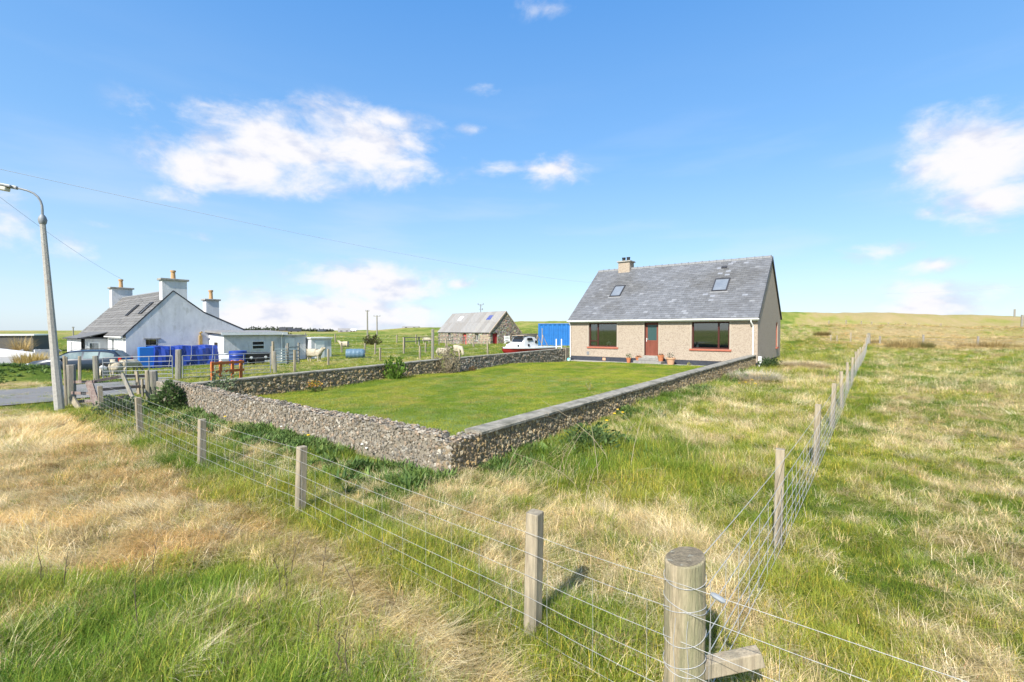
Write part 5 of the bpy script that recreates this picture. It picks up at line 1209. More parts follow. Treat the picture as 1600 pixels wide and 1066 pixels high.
# ------------------------------------------------------------------ stone barn
CORR = [M['corr'], mat('pale_corrugated_sheet', (.285, .275, .26), (.24, .23, .215), dirt=(.23, .20, .17), dscale=1.4), mat('dark_corrugated_sheet', (.24, .23, .22), (.20, .19, .18), dirt=(.20, .17, .14), dscale=1.4)]
def barn():
    z = 64.0; c = P2(766, z); ang = YAW + R(40) + PI / 2    # long side heads away to the left
    L_ = 14.0; Wd = 5.6; EV, RG = 2.02, 4.9; g = -.12
    t = thing('stone_barn', 'old rubble stone barn with grey corrugated roof and red doors', 'barn', (c[0], c[1], g), YAW + R(40) + PI / 2 + PI)
    # local: x from -L_ (left) to 0 (near right corner); y into the building
    ops = [(-11.1, -10.3, .75, 1.75), (-7.0, -5.9, 0, 1.75), (-3.7, -2.9, .75, 1.75)]
    q = MB(); wall_x(q, -L_, 0, -.4, EV, 0, .45, ops); q.build('front_wall', M['mortar'], t)
    q = MB()
    ya, yb, dz = .35, 1.35, 1.85
    top = lambda y: EV + (RG - EV) * (1 - abs(y - Wd / 2) / (Wd / 2))
    for (a, b) in ((.003, ya), (ya, yb), (yb, Wd)):
        ys = sorted({a, b, *([Wd / 2] if a < Wd / 2 < b else [])}); tp = [(y, top(y)) for y in ys][::-1]
        q.prism(([(a, dz), (b, dz)] if a == ya else [(a, -.4), (b, -.4)]) + tp, -.45, .003)
    q.build('gable_wall', M['mortar'], t); q = MB(); q.prism([(.003, -.4), (Wd, -.4)] + [(y, top(y)) for y in (Wd, Wd / 2, .003)], -L_ - .003, -L_ + .45); q.build('gable_wall', M['mortar'], t)
    st = MB()
    for _ in range(2600):
        x = random.uniform(-L_, 0); zz = random.uniform(0, EV - .05)
        if any(o[0] - .05 < x < o[1] + .05 and o[2] - .05 < zz < o[3] + .05 for o in ops): continue
        pebble(st, Vector((x, -.0, zz)), random.choice((.08, .11, .14, .19)), Vector((0, -1, 0)), tuple(v * random.uniform(.8, 1.3) for v in random.choice(PAL_G)), .35)
    for _ in range(1500):
        y = random.uniform(0, Wd); zz = random.uniform(0, 4.8)
        if zz > top(y) - .08 or (ya - .05 < y < yb + .05 and zz < dz + .05): continue
        pebble(st, Vector((.0, y, zz)), random.choice((.08, .11, .14, .18)), Vector((1, 0, 0)), tuple(v * random.uniform(.75, 1.2) for v in random.choice(PAL_G)), .35)
    so = st.build('rubble_stones', M['stone'], t, recalc=False); so['kind'] = 'stuff'
    q = MB(); q.box(-6.95, .20, 0, -5.95, .28, 1.74); q.build('door', M['redpale'], t).__setitem__('label', 'faded red door in the long wall')
    q = MB(); q.box(-.30, ya + .03, 0, -.2, yb - .03, dz - .03); q.build('door', M['red'], t).__setitem__('label', 'deep red gable door')
    for (a, b, z0, z1) in (ops[0], ops[2]):
        q = MB(); q.box(a, .22, z0, b, .27, z0 + .06); q.box(a, .22, z1 - .06, b, .27, z1); q.box(a, .22, z0 + .06, a + .06, .27, z1 - .06); q.box(b - .06, .22, z0 + .06, b, .27, z1 - .06); q.box((a + b) / 2, .22, z0 + .06, (a + b) / 2 + .05, .27, z1 - .06); wn = q.build('window', M['white'], t)
        q = MB(); q.box(a + .05, .235, z0 + .05, b - .05, .245, z1 - .05); q.build('pane', M['winglass'], wn); q = MB(); q.box(a - .1, -.12, z0 - .12, b + .1, .1, z0 - .002); q.build('sill', M['conc'], wn)
    q = MB(); q.box(.003, 3.9, .7, .02, 4.6, 1.7); q.build('gable_opening', M['winglass'], t)
    # corrugated sheets, each its own piece: two tiers, eleven across, both slopes
    sl = math.atan2(RG - EV, Wd / 2); Ls = math.hypot(RG - EV, Wd / 2) + .25; n = 13; sw = (L_ + .3) / n
    q = MB(); m = 14; vs = []; Lh = Ls / 2 + .08
    for j in (0, 1):
        for i in range(m + 1): vs.append((sw * 1.03 * i / m, Lh * j, .03 * math.sin(i * PI)+ (.028 if i % 2 else 0)))
    base = MB(); base.add(vs, [(i, i + 1, m + 2 + i, m + 1 + i) for i in range(m)]); first = base.build('roof_sheet', M['corr'], t, recalc=False); k = 0
    for side in (0, 1):
        for tier in (0, 1):
            for i in range(n):
                light = False; blue = False
                o = first if k == 0 else first.copy()
                if light or blue:
                    o = bpy.data.objects.new('roof_sheet', first.data.copy()); o.data.materials.clear(); o.data.materials.append(M['gel'] if light else M['tarp']); o['label'] = 'white clear rooflight sheet' if light else 'blue rooflight sheet'
                if k: 
                    C.objects.link(o)
                o.parent = t; k += 1; o.material_slots[0].link = 'OBJECT'; o.material_slots[0].material = CORR[random.randrange(3)]; o.scale = (1, .45 if (light or blue) else 1, 1)
                off = -.2 + tier * (Ls / 2 - .02)
                if side == 0: o.location = (-L_ - .15 + i * sw, -.2 * 1 + math.cos(sl) * (off + .2), EV - .16 + math.sin(sl) * (off + .2) + .05 + tier * .015); o.rotation_euler = (sl + random.uniform(-.006, .006), 0, 0)
                else: o.location = (-L_ - .15 + (i + 1) * sw, Wd + .2 - math.cos(sl) * (off + .2), EV - .16 + math.sin(sl) * (off + .2) + .05 + tier * .015); o.rotation_euler = (sl, 0, PI)
    for (i, mm, lb) in ((3, 'gel', 'white patch rooflight'), (10, 'tarp', 'blue patch rooflight')):
        q = MB(); dd = Vector((0, math.cos(sl), math.sin(sl))); nn = Vector((0, -math.sin(sl), math.cos(sl))); o_ = Vector((-L_ - .15 + i * sw, 0, EV + .06)) + dd * 2.35 + nn * .06
        vv = [o_, o_ + Vector((sw * .9, 0, 0)), o_ + Vector((sw * .9, 0, 0)) + dd * .95, o_ + dd * .95]; q.add(vv + [p - nn * .1 for p in vv], [(0, 1, 2, 3), (7, 6, 5, 4), (0, 4, 5, 1), (1, 5, 6, 2), (2, 6, 7, 3), (3, 7, 4, 0)]); q.build('rooflight', M[mm], t)['label'] = lb
    q = MB(); q.prism([(Wd / 2 - .18, RG - .08), (Wd / 2, RG + .14), (Wd / 2 + .18, RG - .08), (Wd / 2, RG + .08)], -L_ - .2, .2); q.build('ridge_cap', M['corr'], t)
    q = MB(); q.bar((.10, -.22, EV - .2), (.10, Wd / 2, RG + .05), .12, .16, up=(0, -.7, .7)); q.bar((.10, Wd + .22, EV - .2), (.10, Wd / 2, RG + .05), .12, .12, up=(0, .7, .7)); q.build('verge_board', M['vergewood'], t)
    q = MB(); q.box(.004, Wd - .1, -.4, 1.6, Wd + 2.2, 1.75); q.build('lean_to', M['garage'], t)
    q = MB(); q.bar((-7.5, .6, 4.2), (-7.5, .6, 4.5), .1, .1); 
M['vergewood'] = mat('bleached_verge_board', (.42, .33, .24), (.34, .27, .20), scale=4)
barn()
# antenna pole behind the barn
def aerial():
    p = atz(751, 500, 74); t = thing('aerial_mast', 'thin aerial mast with crossed arms rising behind the barn roof', 'aerial', (p.x, p.y, 0))
    q = MB(); q.tube([(0, 0, -.3), (0, 0, 6.35)], .07, 6); q.build('mast', M['galv'], t)
    for z, l in ((6.3, .45), (6.1, .3), (5.55, .3)):
        q = MB(); q.bar((-l * _cy, -l * _sy, z), (l * _cy, l * _sy, z), .07, .07); q.build('arm', M['galv'], t)
    for s in (-.42, .42, .3): q = MB(); q.tube([(s * _cy, s * _sy, 6.3 if abs(s) > .31 else 5.4), (s * _cy, s * _sy, 6.5 if abs(s) > .31 else 5.7)], .07, 6); q.build('insulator', M['galv'], t)
aerial()
def tpole(label, px, pyt, z, g, arm, w_=.26):
    p = atz(px, 500, z); h = CAMH + (516 - pyt) / FPX * z; t = thing('telegraph_pole', label, 'telegraph pole', (p.x, p.y, 0)); q = MB(); q.tube([(0, 0, g - .5), (0, 0, h)], w_ / 2, 8, r2=w_ / 2 * .75); q.build('pole', M['woodgrey'], t)
    q = MB(); q.bar((-arm * _cy, -arm * _sy, h - .25), (arm * _cy, arm * _sy, h - .25), .14, .14); q.build('crossarm', M['woodgrey'], t)
    for s in (-.9, 0, .9): q = MB(); q.lathe([(.08, 0), (.10, .1), (.05, .28)], 6, (s * arm * _cy, s * arm * _sy, h - .18)); q.build('insulator', M['galv'], t)
tpole('taller of the two telegraph poles on the skyline left of the barn', 574, 485, 120, .4, .45, .42)
tpole('shorter telegraph pole with a wide crossarm left of the barn', 589, 493, 135, .5, 1.0, .42)
tpole('tiny pole on the skyline left of the white cottage', 114, 511, 150, .0, .35, .4)

# ------------------------------------------------------------------ boat, container
def boat():
    a = atz(785, 548, 34.0); b = atz(858, 548, 39.0); t = thing('boat', 'small white cabin boat with red gunwale parked behind the far garden wall', 'boat', (a.x, a.y, .0), math.atan2(b.y - a.y, b.x - a.x)); Ln = (b - a).xy.length
    st = np.linspace(0, 1, 12); vs = []; m = 9
    for s in st:
        w_ = .95 * math.sin(min(s / .55, 1) * PI / 2) ** .8 + .02 if s < .6 else .97 - .08 * (s - .6) / .4; dk = .72 + .12 * (1 - s) ** 2; kl = .12 + .45 * max(0, 1 - s / .18) ** 2
        for j in range(m): q = j / (m - 1) * 2 - 1; vs.append((s * Ln, w_ * math.copysign(abs(q) ** .6, q), kl + (dk - kl) * abs(q) ** 2.2))
    fs = [(i * m + j, (i + 1) * m + j, (i + 1) * m + j + 1, i * m + j + 1) for i in range(len(st) - 1) for j in range(m - 1)]; fs.append(tuple((len(st) - 1) * m + j for j in range(m)))
    q = MB(); q.add(vs, fs); q.build('hull', M['hullred'], t, smooth=True)
    q = MB(); vs = []
    for s in st:
        w_ = .95 * math.sin(min(s / .55, 1) * PI / 2) ** .8 + .02 if s < .6 else .97 - .08 * (s - .6) / .4; dk = .72 + .12 * (1 - s) ** 2
        for (y, z) in ((-w_ - .03, dk - .06), (-w_ - .03, dk + .03), (-w_ * .8, dk + .05), (w_ * .8, dk + .05), (w_ + .03, dk + .03), (w_ + .03, dk - .06)): vs.append((s * Ln, y, z))
    q.add(vs, [(i * 6 + j, (i + 1) * 6 + j, (i + 1) * 6 + j + 1, i * 6 + j + 1) for i in range(len(st) - 1) for j in range(5)]); q.build('deck', M['gel'], t)
    def cab(x, h0, h1_, w0, w1): return [(x, -w0, h0), (x, -w1, h1_), (x, w1, h1_), (x, w0, h0)]
    q = MB(); secs = [cab(.75, .80, .86, .35, .3), cab(1.0, .78, 1.05, .50, .42), cab(1.55, .77, 1.12, .66, .55), cab(1.75, .77, 1.15, .68, .56), cab(2.15, .77, 1.62, .72, .55), cab(2.5, .77, 1.68, .74, .56), cab(3.3, .77, 1.60, .76, .60), cab(3.6, .77, 1.30, .76, .66)]
    vs = [p for s in secs for p in s]; fs = [(i * 4 + j, i * 4 + 4 + j, i * 4 + 5 + j, i * 4 + 1 + j) for i in range(len(secs) - 1) for j in range(3)] + [(0, 1, 2, 3), tuple(28 + j for j in range(4))[::-1]]
    q.add(vs, fs); cb = q.build('cabin', M['gel'], t)
    for (x, z, r_, y) in ((1.25, .95, .085, .535), (2.35, .98, .11, .73), (3.35, 1.22, .13, .715)):
        for sg in (-1,):
            q = MB(); q.lathe([(r_, 0), (r_, .03), (r_ * .6, .035)], 14); q.v = [(p[0] + x, sg * (y + p[2] - .01), p[1] + z) for p in q.v]; q.build('porthole', M['winglass'], cb)
    q = MB(); q.add([(1.80, -.50, 1.22), (2.12, -.50, 1.58), (2.12, .5, 1.58), (1.80, .5, 1.22)], [(0, 1, 2, 3)]); q.v = [(p[0] - .03, p[1], p[2] + .02) for p in q.v]; q.build('cabin_window', M['winglass'], cb)
    q = MB(); q.quad((2.2, -.665, 1.35), (3.0, -.68, 1.35), (2.9, -.625, 1.55), (2.3, -.60, 1.55)); q.v = [(p[0], p[1] - .02, p[2]) for p in q.v]; q.build('side_window', M['winglass'], cb)
    q = MB(); q.box(1.9, -.58, 1.72, 3.4, .58, 1.76); q.build('canopy', M['vergewood'], t)
    for x in (1.95, 3.35):
        for y in (-.55, .55): q = MB(); q.tube([(x, y, 1.2), (x, y, 1.72)], .02, 5); q.build('canopy_leg', M['galv'], t)
    for (x0, x1) in ((3.5, 4.6), (4.3, 5.3)):
        q = MB(); q.tube([(x0, -.6, .85), ((x0 + x1) / 2 - .2, -.5, 1.75), (x1, -.55, .80)], .03, 6); q.build('frame_hoop', M['vergewood'], t)
    q = MB(); q.bar((.5, -.6, .12), (4.4, -.6, .12), .1, .12); q.bar((.5, .6, .12), (4.4, .6, .12), .1, .12); q.build('cradle', M['woodgrey'], t)
boat()
def container():
    a = atz(841.5, 520, 52.4); b = atz(894, 520, 50.6); t = thing('shipping_container', 'bright blue ribbed shipping container behind the left corner of the bungalow', 'container', (a.x, a.y, .28), math.atan2(b.y - a.y, b.x - a.x)); Ln = 6.06; Hc = 2.6
    q = MB(); n = 44; pr = []
    for i in range(n + 1): pr.append((Ln * i / n, -.025 if i % 4 in (0, 1) else .055))
    vs = [(x, y, .12) for (x, y) in pr] + [(x, y, Hc - .10) for (x, y) in pr]; q.add(vs, [(i, i + 1, n + 2 + i, n + 1 + i) for i in range(n)]); q.build('ribbed_side', M['contblue'], t)
    q = MB(); q.box(.0, .06, .0, Ln, 2.4, Hc - .05); q.build('body', M['contblue'], t)
    q = MB(); q.box(-.03, -.05, -.05, Ln + .03, .05, .14); q.box(-.03, -.05, Hc - .10, Ln + .03, .05, Hc + .02); q.box(-.03, -.035, .14, .12, .05, Hc - .1); q.box(Ln - .12, -.035, .14, Ln + .03, .05, Hc - .1); q.build('frame', M['contblue'], t)
    q = MB(); q.box(.42, -.07, .45, .52, -.02, 2.1); q.build('lock_rod', M['galv'], t)
    q = MB(); q.box(-.04, -.06, Hc + .022, Ln + .04, 2.42, Hc + .05); q.build('roof_edge', M['conc'], t)
container()
# white H-frame, seats, pallets near the boat and barn
def hframe():
    p = atz(869, 540, 31.0); t = thing('trailer_frame', 'white upright frame of two posts standing behind the end of the garden wall', 'frame', (p.x, p.y, 0), YAW)
    for x in (0, .36): q = MB(); q.box(x - .03, -.03, -.1, x + .03, .03, 1.55); q.build('upright', M['white'], t)
    q = MB(); q.box(.03, -.025, 1.0, .33, .025, 1.06); q.build('crossbar', M['white'], t)
hframe()
def bench(label, px, z, w_, h, m, rz=0.0, name='bench'):
    p = atz(px, 540, z); t = thing(name, label, name.replace('_', ' '), (p.x, p.y, h1(p.x, p.y)), YAW + rz)
    q = MB(); q.box(-w_ / 2, -.2, .42, w_ / 2, .2, .5); q.build('seat', m, t)
    for k in range(3): q = MB(); q.box(-w_ / 2, .18, .6 + .2 * k, w_ / 2, .22, .72 + .2 * k); q.build('back_slat', m, t)
    for x in (-w_ / 2 + .08, w_ / 2 - .08):
        q = MB(); q.bar((x, -.15, 0), (x, -.15, .42), .08, .08); q.build('leg', m, t); q = MB(); q.bar((x, .2, 0), (x, .25, 1.15), .08, .08); q.build('leg', m, t)
bench('weathered garden bench on the grass before the barn window', 757, 55, 1.0, 1, M['vergewood'])
bench('small white garden chair leaning by the barn gable', 793, 60, .8, 1, M['white'], .4, 'garden_chair')
def rack(label, pxa, pxb, z0, z1, h, name='pipe_rack'):
    a, b = atz(pxa, 540, z0), atz(pxb, 540, z1); g0 = h1(a.x, a.y); t = thing(name, label, 'rack', (a.x, a.y, g0), math.atan2(b.y - a.y, b.x - a.x)); Ln = (b - a).xy.length
    n = max(3, int(Ln / 2)); 
    for k in range(n): q = MB(); q.box(Ln * k / (n - 1) - .06, -.06, -.2, Ln * k / (n - 1) + .06, .06, h); q.build('post', M['woodgrey'], t)
    for zz in (h + .003, h * .6): q = MB(); q.box(-.3, -.09, zz, Ln + .3, -.062 if zz < h else .09, zz + .08); q.build('rail', M['woodgrey'], t)
rack('long grey timber rail with white bundles, left of the stone barn', 632, 675, 50, 56, 1.1)
rack('grey timber rail with bundles along the barn wall below its windows', 686, 726, 56, 58, 1.0, 'timber_rail')

# blue tank lying in the sheep field
def tank():
    a = atz(541, 552, 36); t = thing('water_tank', 'ribbed blue plastic tank lying on its side in the sheep field', 'tank', (a.x, a.y, h1(a.x, a.y)), YAW + R(12)); Ln = 1.35; rr = .40
    q = MB(); P = []; Rr = []
    for s in np.linspace(0, 1, 23):
        P.append((s * Ln, 0, rr * .92)); e = math.sin(PI * min(1, max(0, s))) ; Rr.append(rr * (1 - .10 * (abs(2 * s - 1) ** 6)) * (1 + (.035 if int(s * 22) % 5 < 2 else 0)))
    q.tube(P, Rr, 18); q.build('tank_body', M['bluebutt'], t, smooth=True)
    q = MB(); q.tube([(Ln + .0, 0, rr * .92), (Ln + .05, 0, rr * .92)], rr * .8, 16); q.build('tank_end', M['bluebutt'], t)
tank()

# ------------------------------------------------------------------ sheep
def sheep(label, px, z, heading, scale=1.0, graze=False, lie=False, group='sheep in the fields'):
    p = atz(px, 550, z); g = h1(p.x, p.y)
    t = thing('sheep', label, 'sheep', (p.x, p.y, g - (.22 * scale if lie else 0)), heading, group); t.scale = (scale,) * 3
    V = [(-.42, 0, .62), (-.15, 0, .64), (.18, 0, .63), (.38, 0, .66)]; E = [(0, 1), (1, 2), (2, 3)]; Rr = [.22, .29, .28, .21]
    def add(v, r_, par): V.append(v); Rr.append(r_); E.append((par, len(V) - 1)); return len(V) - 1
    if graze: n1_ = add((.58, 0, .55), .12, 3); h_ = add((.70, 0, .32), .085, n1_); h2 = add((.78, 0, .12), .055, h_)
    else: n1_ = add((.52, 0, .82), .13, 3); h_ = add((.62, 0, .98), .095, n1_); h2 = add((.80, 0, .90), .055, h_)
    for s in (-1, 1):
        f = add((.30, s * .13, .42), .085, 2); k = add((.31, s * .13, .22), .042, f); add((.30, s * .13, .01), .036, k)
        f = add((-.36, s * .14, .42), .10, 0); k = add((-.44, s * .14, .24), .045, f); add((-.38, s * .14, .01), .036, k)
        e = add((.60 if not graze else .68, s * .14, .98 if not graze else .36), .025, h_)
    add((-.62, 0, .50), .05, 0)
    me = bpy.data.meshes.new('sheep_body'); me.from_pydata(V, E, []); o = bpy.data.objects.new('sheep_body', me); C.objects.link(o); o.parent = t
    sk = o.modifiers.new('skin', 'SKIN'); sk.use_smooth_shade = True
    for i, v in enumerate(me.skin_vertices[0].data): v.radius = (Rr[i], Rr[i]); v.use_root = (i == 1)
    o.modifiers.new('sub', 'SUBSURF').levels = 1; o.modifiers['sub'].render_levels = 2
    me.materials.append(M['wool'])
sheep('cream ewe standing beside the blue tank, side on', 482 + 10, 33.5, YAW - .15, 1.08)
sheep('fat cream ewe seen from behind the left field gate near the lamp', 179, 23.5, YAW + PI / 2 + R(50), .92)
sheep('cream ewe standing behind the gate bars in front of the cottage door', 203, 25.5, YAW + R(75), .88, graze=True)
sheep('small white lamb behind the bars at the left end of the left gate', 160, 22.5, YAW + PI - .5, .55)
sheep('cream sheep lying in the grass left of the tall post by the dry bush', 692, 37.5, YAW + .1, .95, lie=True)
sheep('cream sheep grazing above the garden wall between tall post and boat', 717, 36.5, YAW - 1.0, 1.0, graze=True)
sheep('white sheep grazing alone in the middle of the far green field', 507, 70, YAW + 2.6, 1.0, graze=True)
sheep('white sheep in front of the long timber rail near the barn', 667, 68, YAW + .1, 1.1, graze=True)
sheep('pale sheep resting near the far fence left of the tank', 538, 52, YAW + PI, 1.0, lie=True)

# ------------------------------------------------------------------ far houses
def far_house(label, px, z, base, L_, Wd, ev, rg, wm, rm, rz=0.0, name='far_house'):
    p = atz(px, 516, z); t = thing(name, label, 'house', (p.x, p.y, base), YAW + rz)
    q = MB(); q.prism([(-Wd / 2, -1), (Wd / 2, -1), (Wd / 2, ev), (0, rg), (-Wd / 2, ev)], -L_ / 2, L_ / 2); q.build('wall', wm, t)
    q = MB(); q.bar((-L_ / 2 - .2, -Wd / 4 - .1, (ev + rg) / 2 + .06), (L_ / 2 + .2, -Wd / 4 - .1, (ev + rg) / 2 + .06), math.hypot(Wd / 2, rg - ev) + .4, .12, up=Vector((0, -(rg - ev), Wd / 2)).normalized()); q.bar((-L_ / 2 - .2, Wd / 4 + .1, (ev + rg) / 2 + .06), (L_ / 2 + .2, Wd / 4 + .1, (ev + rg) / 2 + .06), math.hypot(Wd / 2, rg - ev) + .4, .12, up=Vector((0, (rg - ev), Wd / 2)).normalized()); q.build('roof', rm, t)
    for x in (-L_ / 4, L_ / 4): q = MB(); q.box(x - .6, -Wd / 2 - .05, .8, x + .6, -Wd / 2 - .001, 1.9); q.build('window', M['winglass'], t)
far_house('distant grey roofed cottage on the skyline right of the olive bush', 538, 250, .0, 6, 4, 1.3, 2.9, M['whitewall'], M['corr'], .3)
far_house('distant small white house left of the telegraph poles', 552, 255, .3, 3.2, 2.5, 1.5, 2.3, M['white'], M['white'], .1)
far_house('distant low grey house just above the olive bush', 460, 380, -.6, 10, 6, 2.0, 4.0, M['conc'], M['fascia'], .5)
far_house('distant dark roofed croft house above the sheep gate', 447, 400, -.4, 10, 6, 2.4, 5.0, M['garage'], M['fascia'], .1)
far_house('faint distant house on the skyline above the sheep field', 505, 400, -.8, 8, 6, 1.8, 3.6, M['garage'], M['fascia'], -.3)
far_house('low pale building on the skyline beyond the telegraph poles', 642, 255, 1.9, 9, 4, 1.3, 2.3, M['conc'], M['corr'], .0)
# ------------------------------------------------------------------ grass: clumps of blades instanced on points
def blade(V, Fs, Cc, bx, by, yaw, ln, wd, lean, curl, shade, tip=1.0, seg=3):
    o = len(V); dx_, dy_ = math.cos(yaw), math.sin(yaw); sx, sy = -dy_, dx_; x, y, z = bx, by, 0.0; th = lean; st = ln / seg
    for i in range(seg + 1):
        w_ = wd * (1 - (i / seg) ** 1.6) * .5 + (.0002 if i == seg else 0)
        V.append((x - sx * w_, y - sy * w_, z)); V.append((x + sx * w_, y + sy * w_, z))
        x += dx_ * math.sin(th) * st; y += dy_ * math.sin(th) * st; z = max(z + math.cos(th) * st, .002 + random.random() * .01); th += curl / seg
    for i in range(seg):
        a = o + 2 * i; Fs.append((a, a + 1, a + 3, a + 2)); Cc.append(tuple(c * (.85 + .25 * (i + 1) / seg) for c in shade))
def clump(name, n, rad, l0, l1, w0, w1, lean0, lean1, c0, c1, spread=PI, seg=3, varc=.25, sq=False, pale=(2.3, 1.6, 1.9)):
    V, Fs, Cc = [], [], []
    for _ in range(n):
        a = random.uniform(0, 2 * PI); r_ = rad * random.random() ** .6
        bx, by = (r_ * math.cos(a), r_ * math.sin(a)) if not sq else (random.uniform(-rad, rad), random.uniform(-rad, rad))
        k = random.uniform(1 - varc, 1 + varc); sh = (k * random.uniform(.93, 1.05), k, k * random.uniform(.8, 1.1))
        if random.random() < .17: sh = tuple(k * q_ for q_ in pale)
        blade(V, Fs, Cc, bx, by, random.uniform(-spread, spread), random.uniform(l0, l1), random.uniform(w0, w1), random.uniform(lean0, lean1), random.uniform(c0, c1), sh, seg=seg)
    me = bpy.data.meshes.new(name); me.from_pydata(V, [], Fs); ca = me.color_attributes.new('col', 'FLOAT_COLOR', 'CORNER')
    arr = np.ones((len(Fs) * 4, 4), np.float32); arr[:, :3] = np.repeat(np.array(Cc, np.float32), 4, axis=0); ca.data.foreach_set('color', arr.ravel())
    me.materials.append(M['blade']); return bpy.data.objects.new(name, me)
def coll(name, objs):
    c = bpy.data.collections.new(name)
    for o in objs: c.objects.link(o)
    return c
NV = 4
green = [clump(f'green_tuft_{i}', 36, .09, .05, .15, .0018, .004, .05, .9, .2, 1.6, varc=.38) for i in range(NV)]
short = [clump(f'short_tuft_{i}', 36, .09, .03, .08, .002, .004, .1, .8, .1, 1.2) for i in range(NV)]
straw = [clump(f'straw_tuft_{i}', 42, .10, .10, .25, .0016, .0032, .75, 1.35, .2, .8, spread=.9, varc=.4, pale=(1.3, 1.3, 1.4)) for i in range(NV)]
mess = [clump(f'withered_tuft_{i}', 40, .09, .06, .17, .0016, .0034, .3, 1.4, .3, 1.7, spread=PI, varc=.42, pale=(1.4, 1.3, 1.4)) for i in range(NV)]
lawnc = [clump(f'lawn_tuft_{i}', 42, .11, .02, .045, .003, .005, .1, .9, .1, .8, seg=2, sq=True) for i in range(NV)]
def leafrosette(name, n, l0, l1, w_):
    V, Fs, Cc = [], [], []
    for _ in range(n):
        k = random.uniform(.7, 1.3); blade(V, Fs, Cc, random.uniform(-.06, .06), random.uniform(-.06, .06), random.uniform(0, 6.3), random.uniform(l0, l1), w_ * random.uniform(.7, 1.2), random.uniform(.3, 1.1), random.uniform(.2, .9), (k, k, k))
    me = bpy.data.meshes.new(name); me.from_pydata(V, [], Fs); ca = me.color_attributes.new('col', 'FLOAT_COLOR', 'CORNER')
    arr = np.ones((len(Fs) * 4, 4), np.float32); arr[:, :3] = np.repeat(np.array(Cc, np.float32), 4, axis=0); ca.data.foreach_set('color', arr.ravel()); me.materials.append(M['blade']); return bpy.data.objects.new(name, me)
weedc = [leafrosette(f'weed_rosette_{i}', 16, .10, .24, .045) for i in range(3)]
COL = {'meadow': coll('meadow_sources', green + mess + short + straw), 'lawn': coll('lawn_sources', lawnc), 'weed': coll('weed_sources', weedc)}
ORD = {'green': 0, 'short': NV, 'straw': 2 * NV, 'mess': 3 * NV}       # a collection is read in the order of the names
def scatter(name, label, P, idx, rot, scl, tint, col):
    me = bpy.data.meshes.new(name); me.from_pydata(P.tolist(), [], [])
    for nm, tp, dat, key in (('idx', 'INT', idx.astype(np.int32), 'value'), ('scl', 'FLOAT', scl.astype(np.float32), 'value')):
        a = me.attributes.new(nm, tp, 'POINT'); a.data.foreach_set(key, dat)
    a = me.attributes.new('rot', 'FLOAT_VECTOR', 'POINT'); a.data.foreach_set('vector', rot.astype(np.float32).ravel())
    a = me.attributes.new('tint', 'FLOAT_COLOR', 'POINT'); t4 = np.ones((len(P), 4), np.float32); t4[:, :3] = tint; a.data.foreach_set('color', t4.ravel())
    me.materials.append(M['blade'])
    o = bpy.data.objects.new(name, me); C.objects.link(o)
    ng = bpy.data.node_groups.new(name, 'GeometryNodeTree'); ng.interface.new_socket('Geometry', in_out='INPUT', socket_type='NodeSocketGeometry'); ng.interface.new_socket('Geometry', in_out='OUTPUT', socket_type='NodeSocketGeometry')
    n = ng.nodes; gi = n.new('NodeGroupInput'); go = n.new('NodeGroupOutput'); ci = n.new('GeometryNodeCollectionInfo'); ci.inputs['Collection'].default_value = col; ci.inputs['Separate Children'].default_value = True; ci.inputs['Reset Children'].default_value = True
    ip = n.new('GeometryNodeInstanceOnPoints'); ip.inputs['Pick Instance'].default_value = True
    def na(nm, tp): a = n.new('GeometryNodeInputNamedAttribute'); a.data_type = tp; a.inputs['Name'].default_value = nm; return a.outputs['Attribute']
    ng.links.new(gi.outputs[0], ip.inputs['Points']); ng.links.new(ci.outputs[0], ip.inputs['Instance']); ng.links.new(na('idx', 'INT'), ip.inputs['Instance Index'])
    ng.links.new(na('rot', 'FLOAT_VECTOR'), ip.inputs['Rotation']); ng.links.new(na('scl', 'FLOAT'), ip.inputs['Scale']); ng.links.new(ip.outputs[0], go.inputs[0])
    md = o.modifiers.new('scatter', 'NODES'); md.node_group = ng; tag(o, label, None, None, 'stuff'); return o

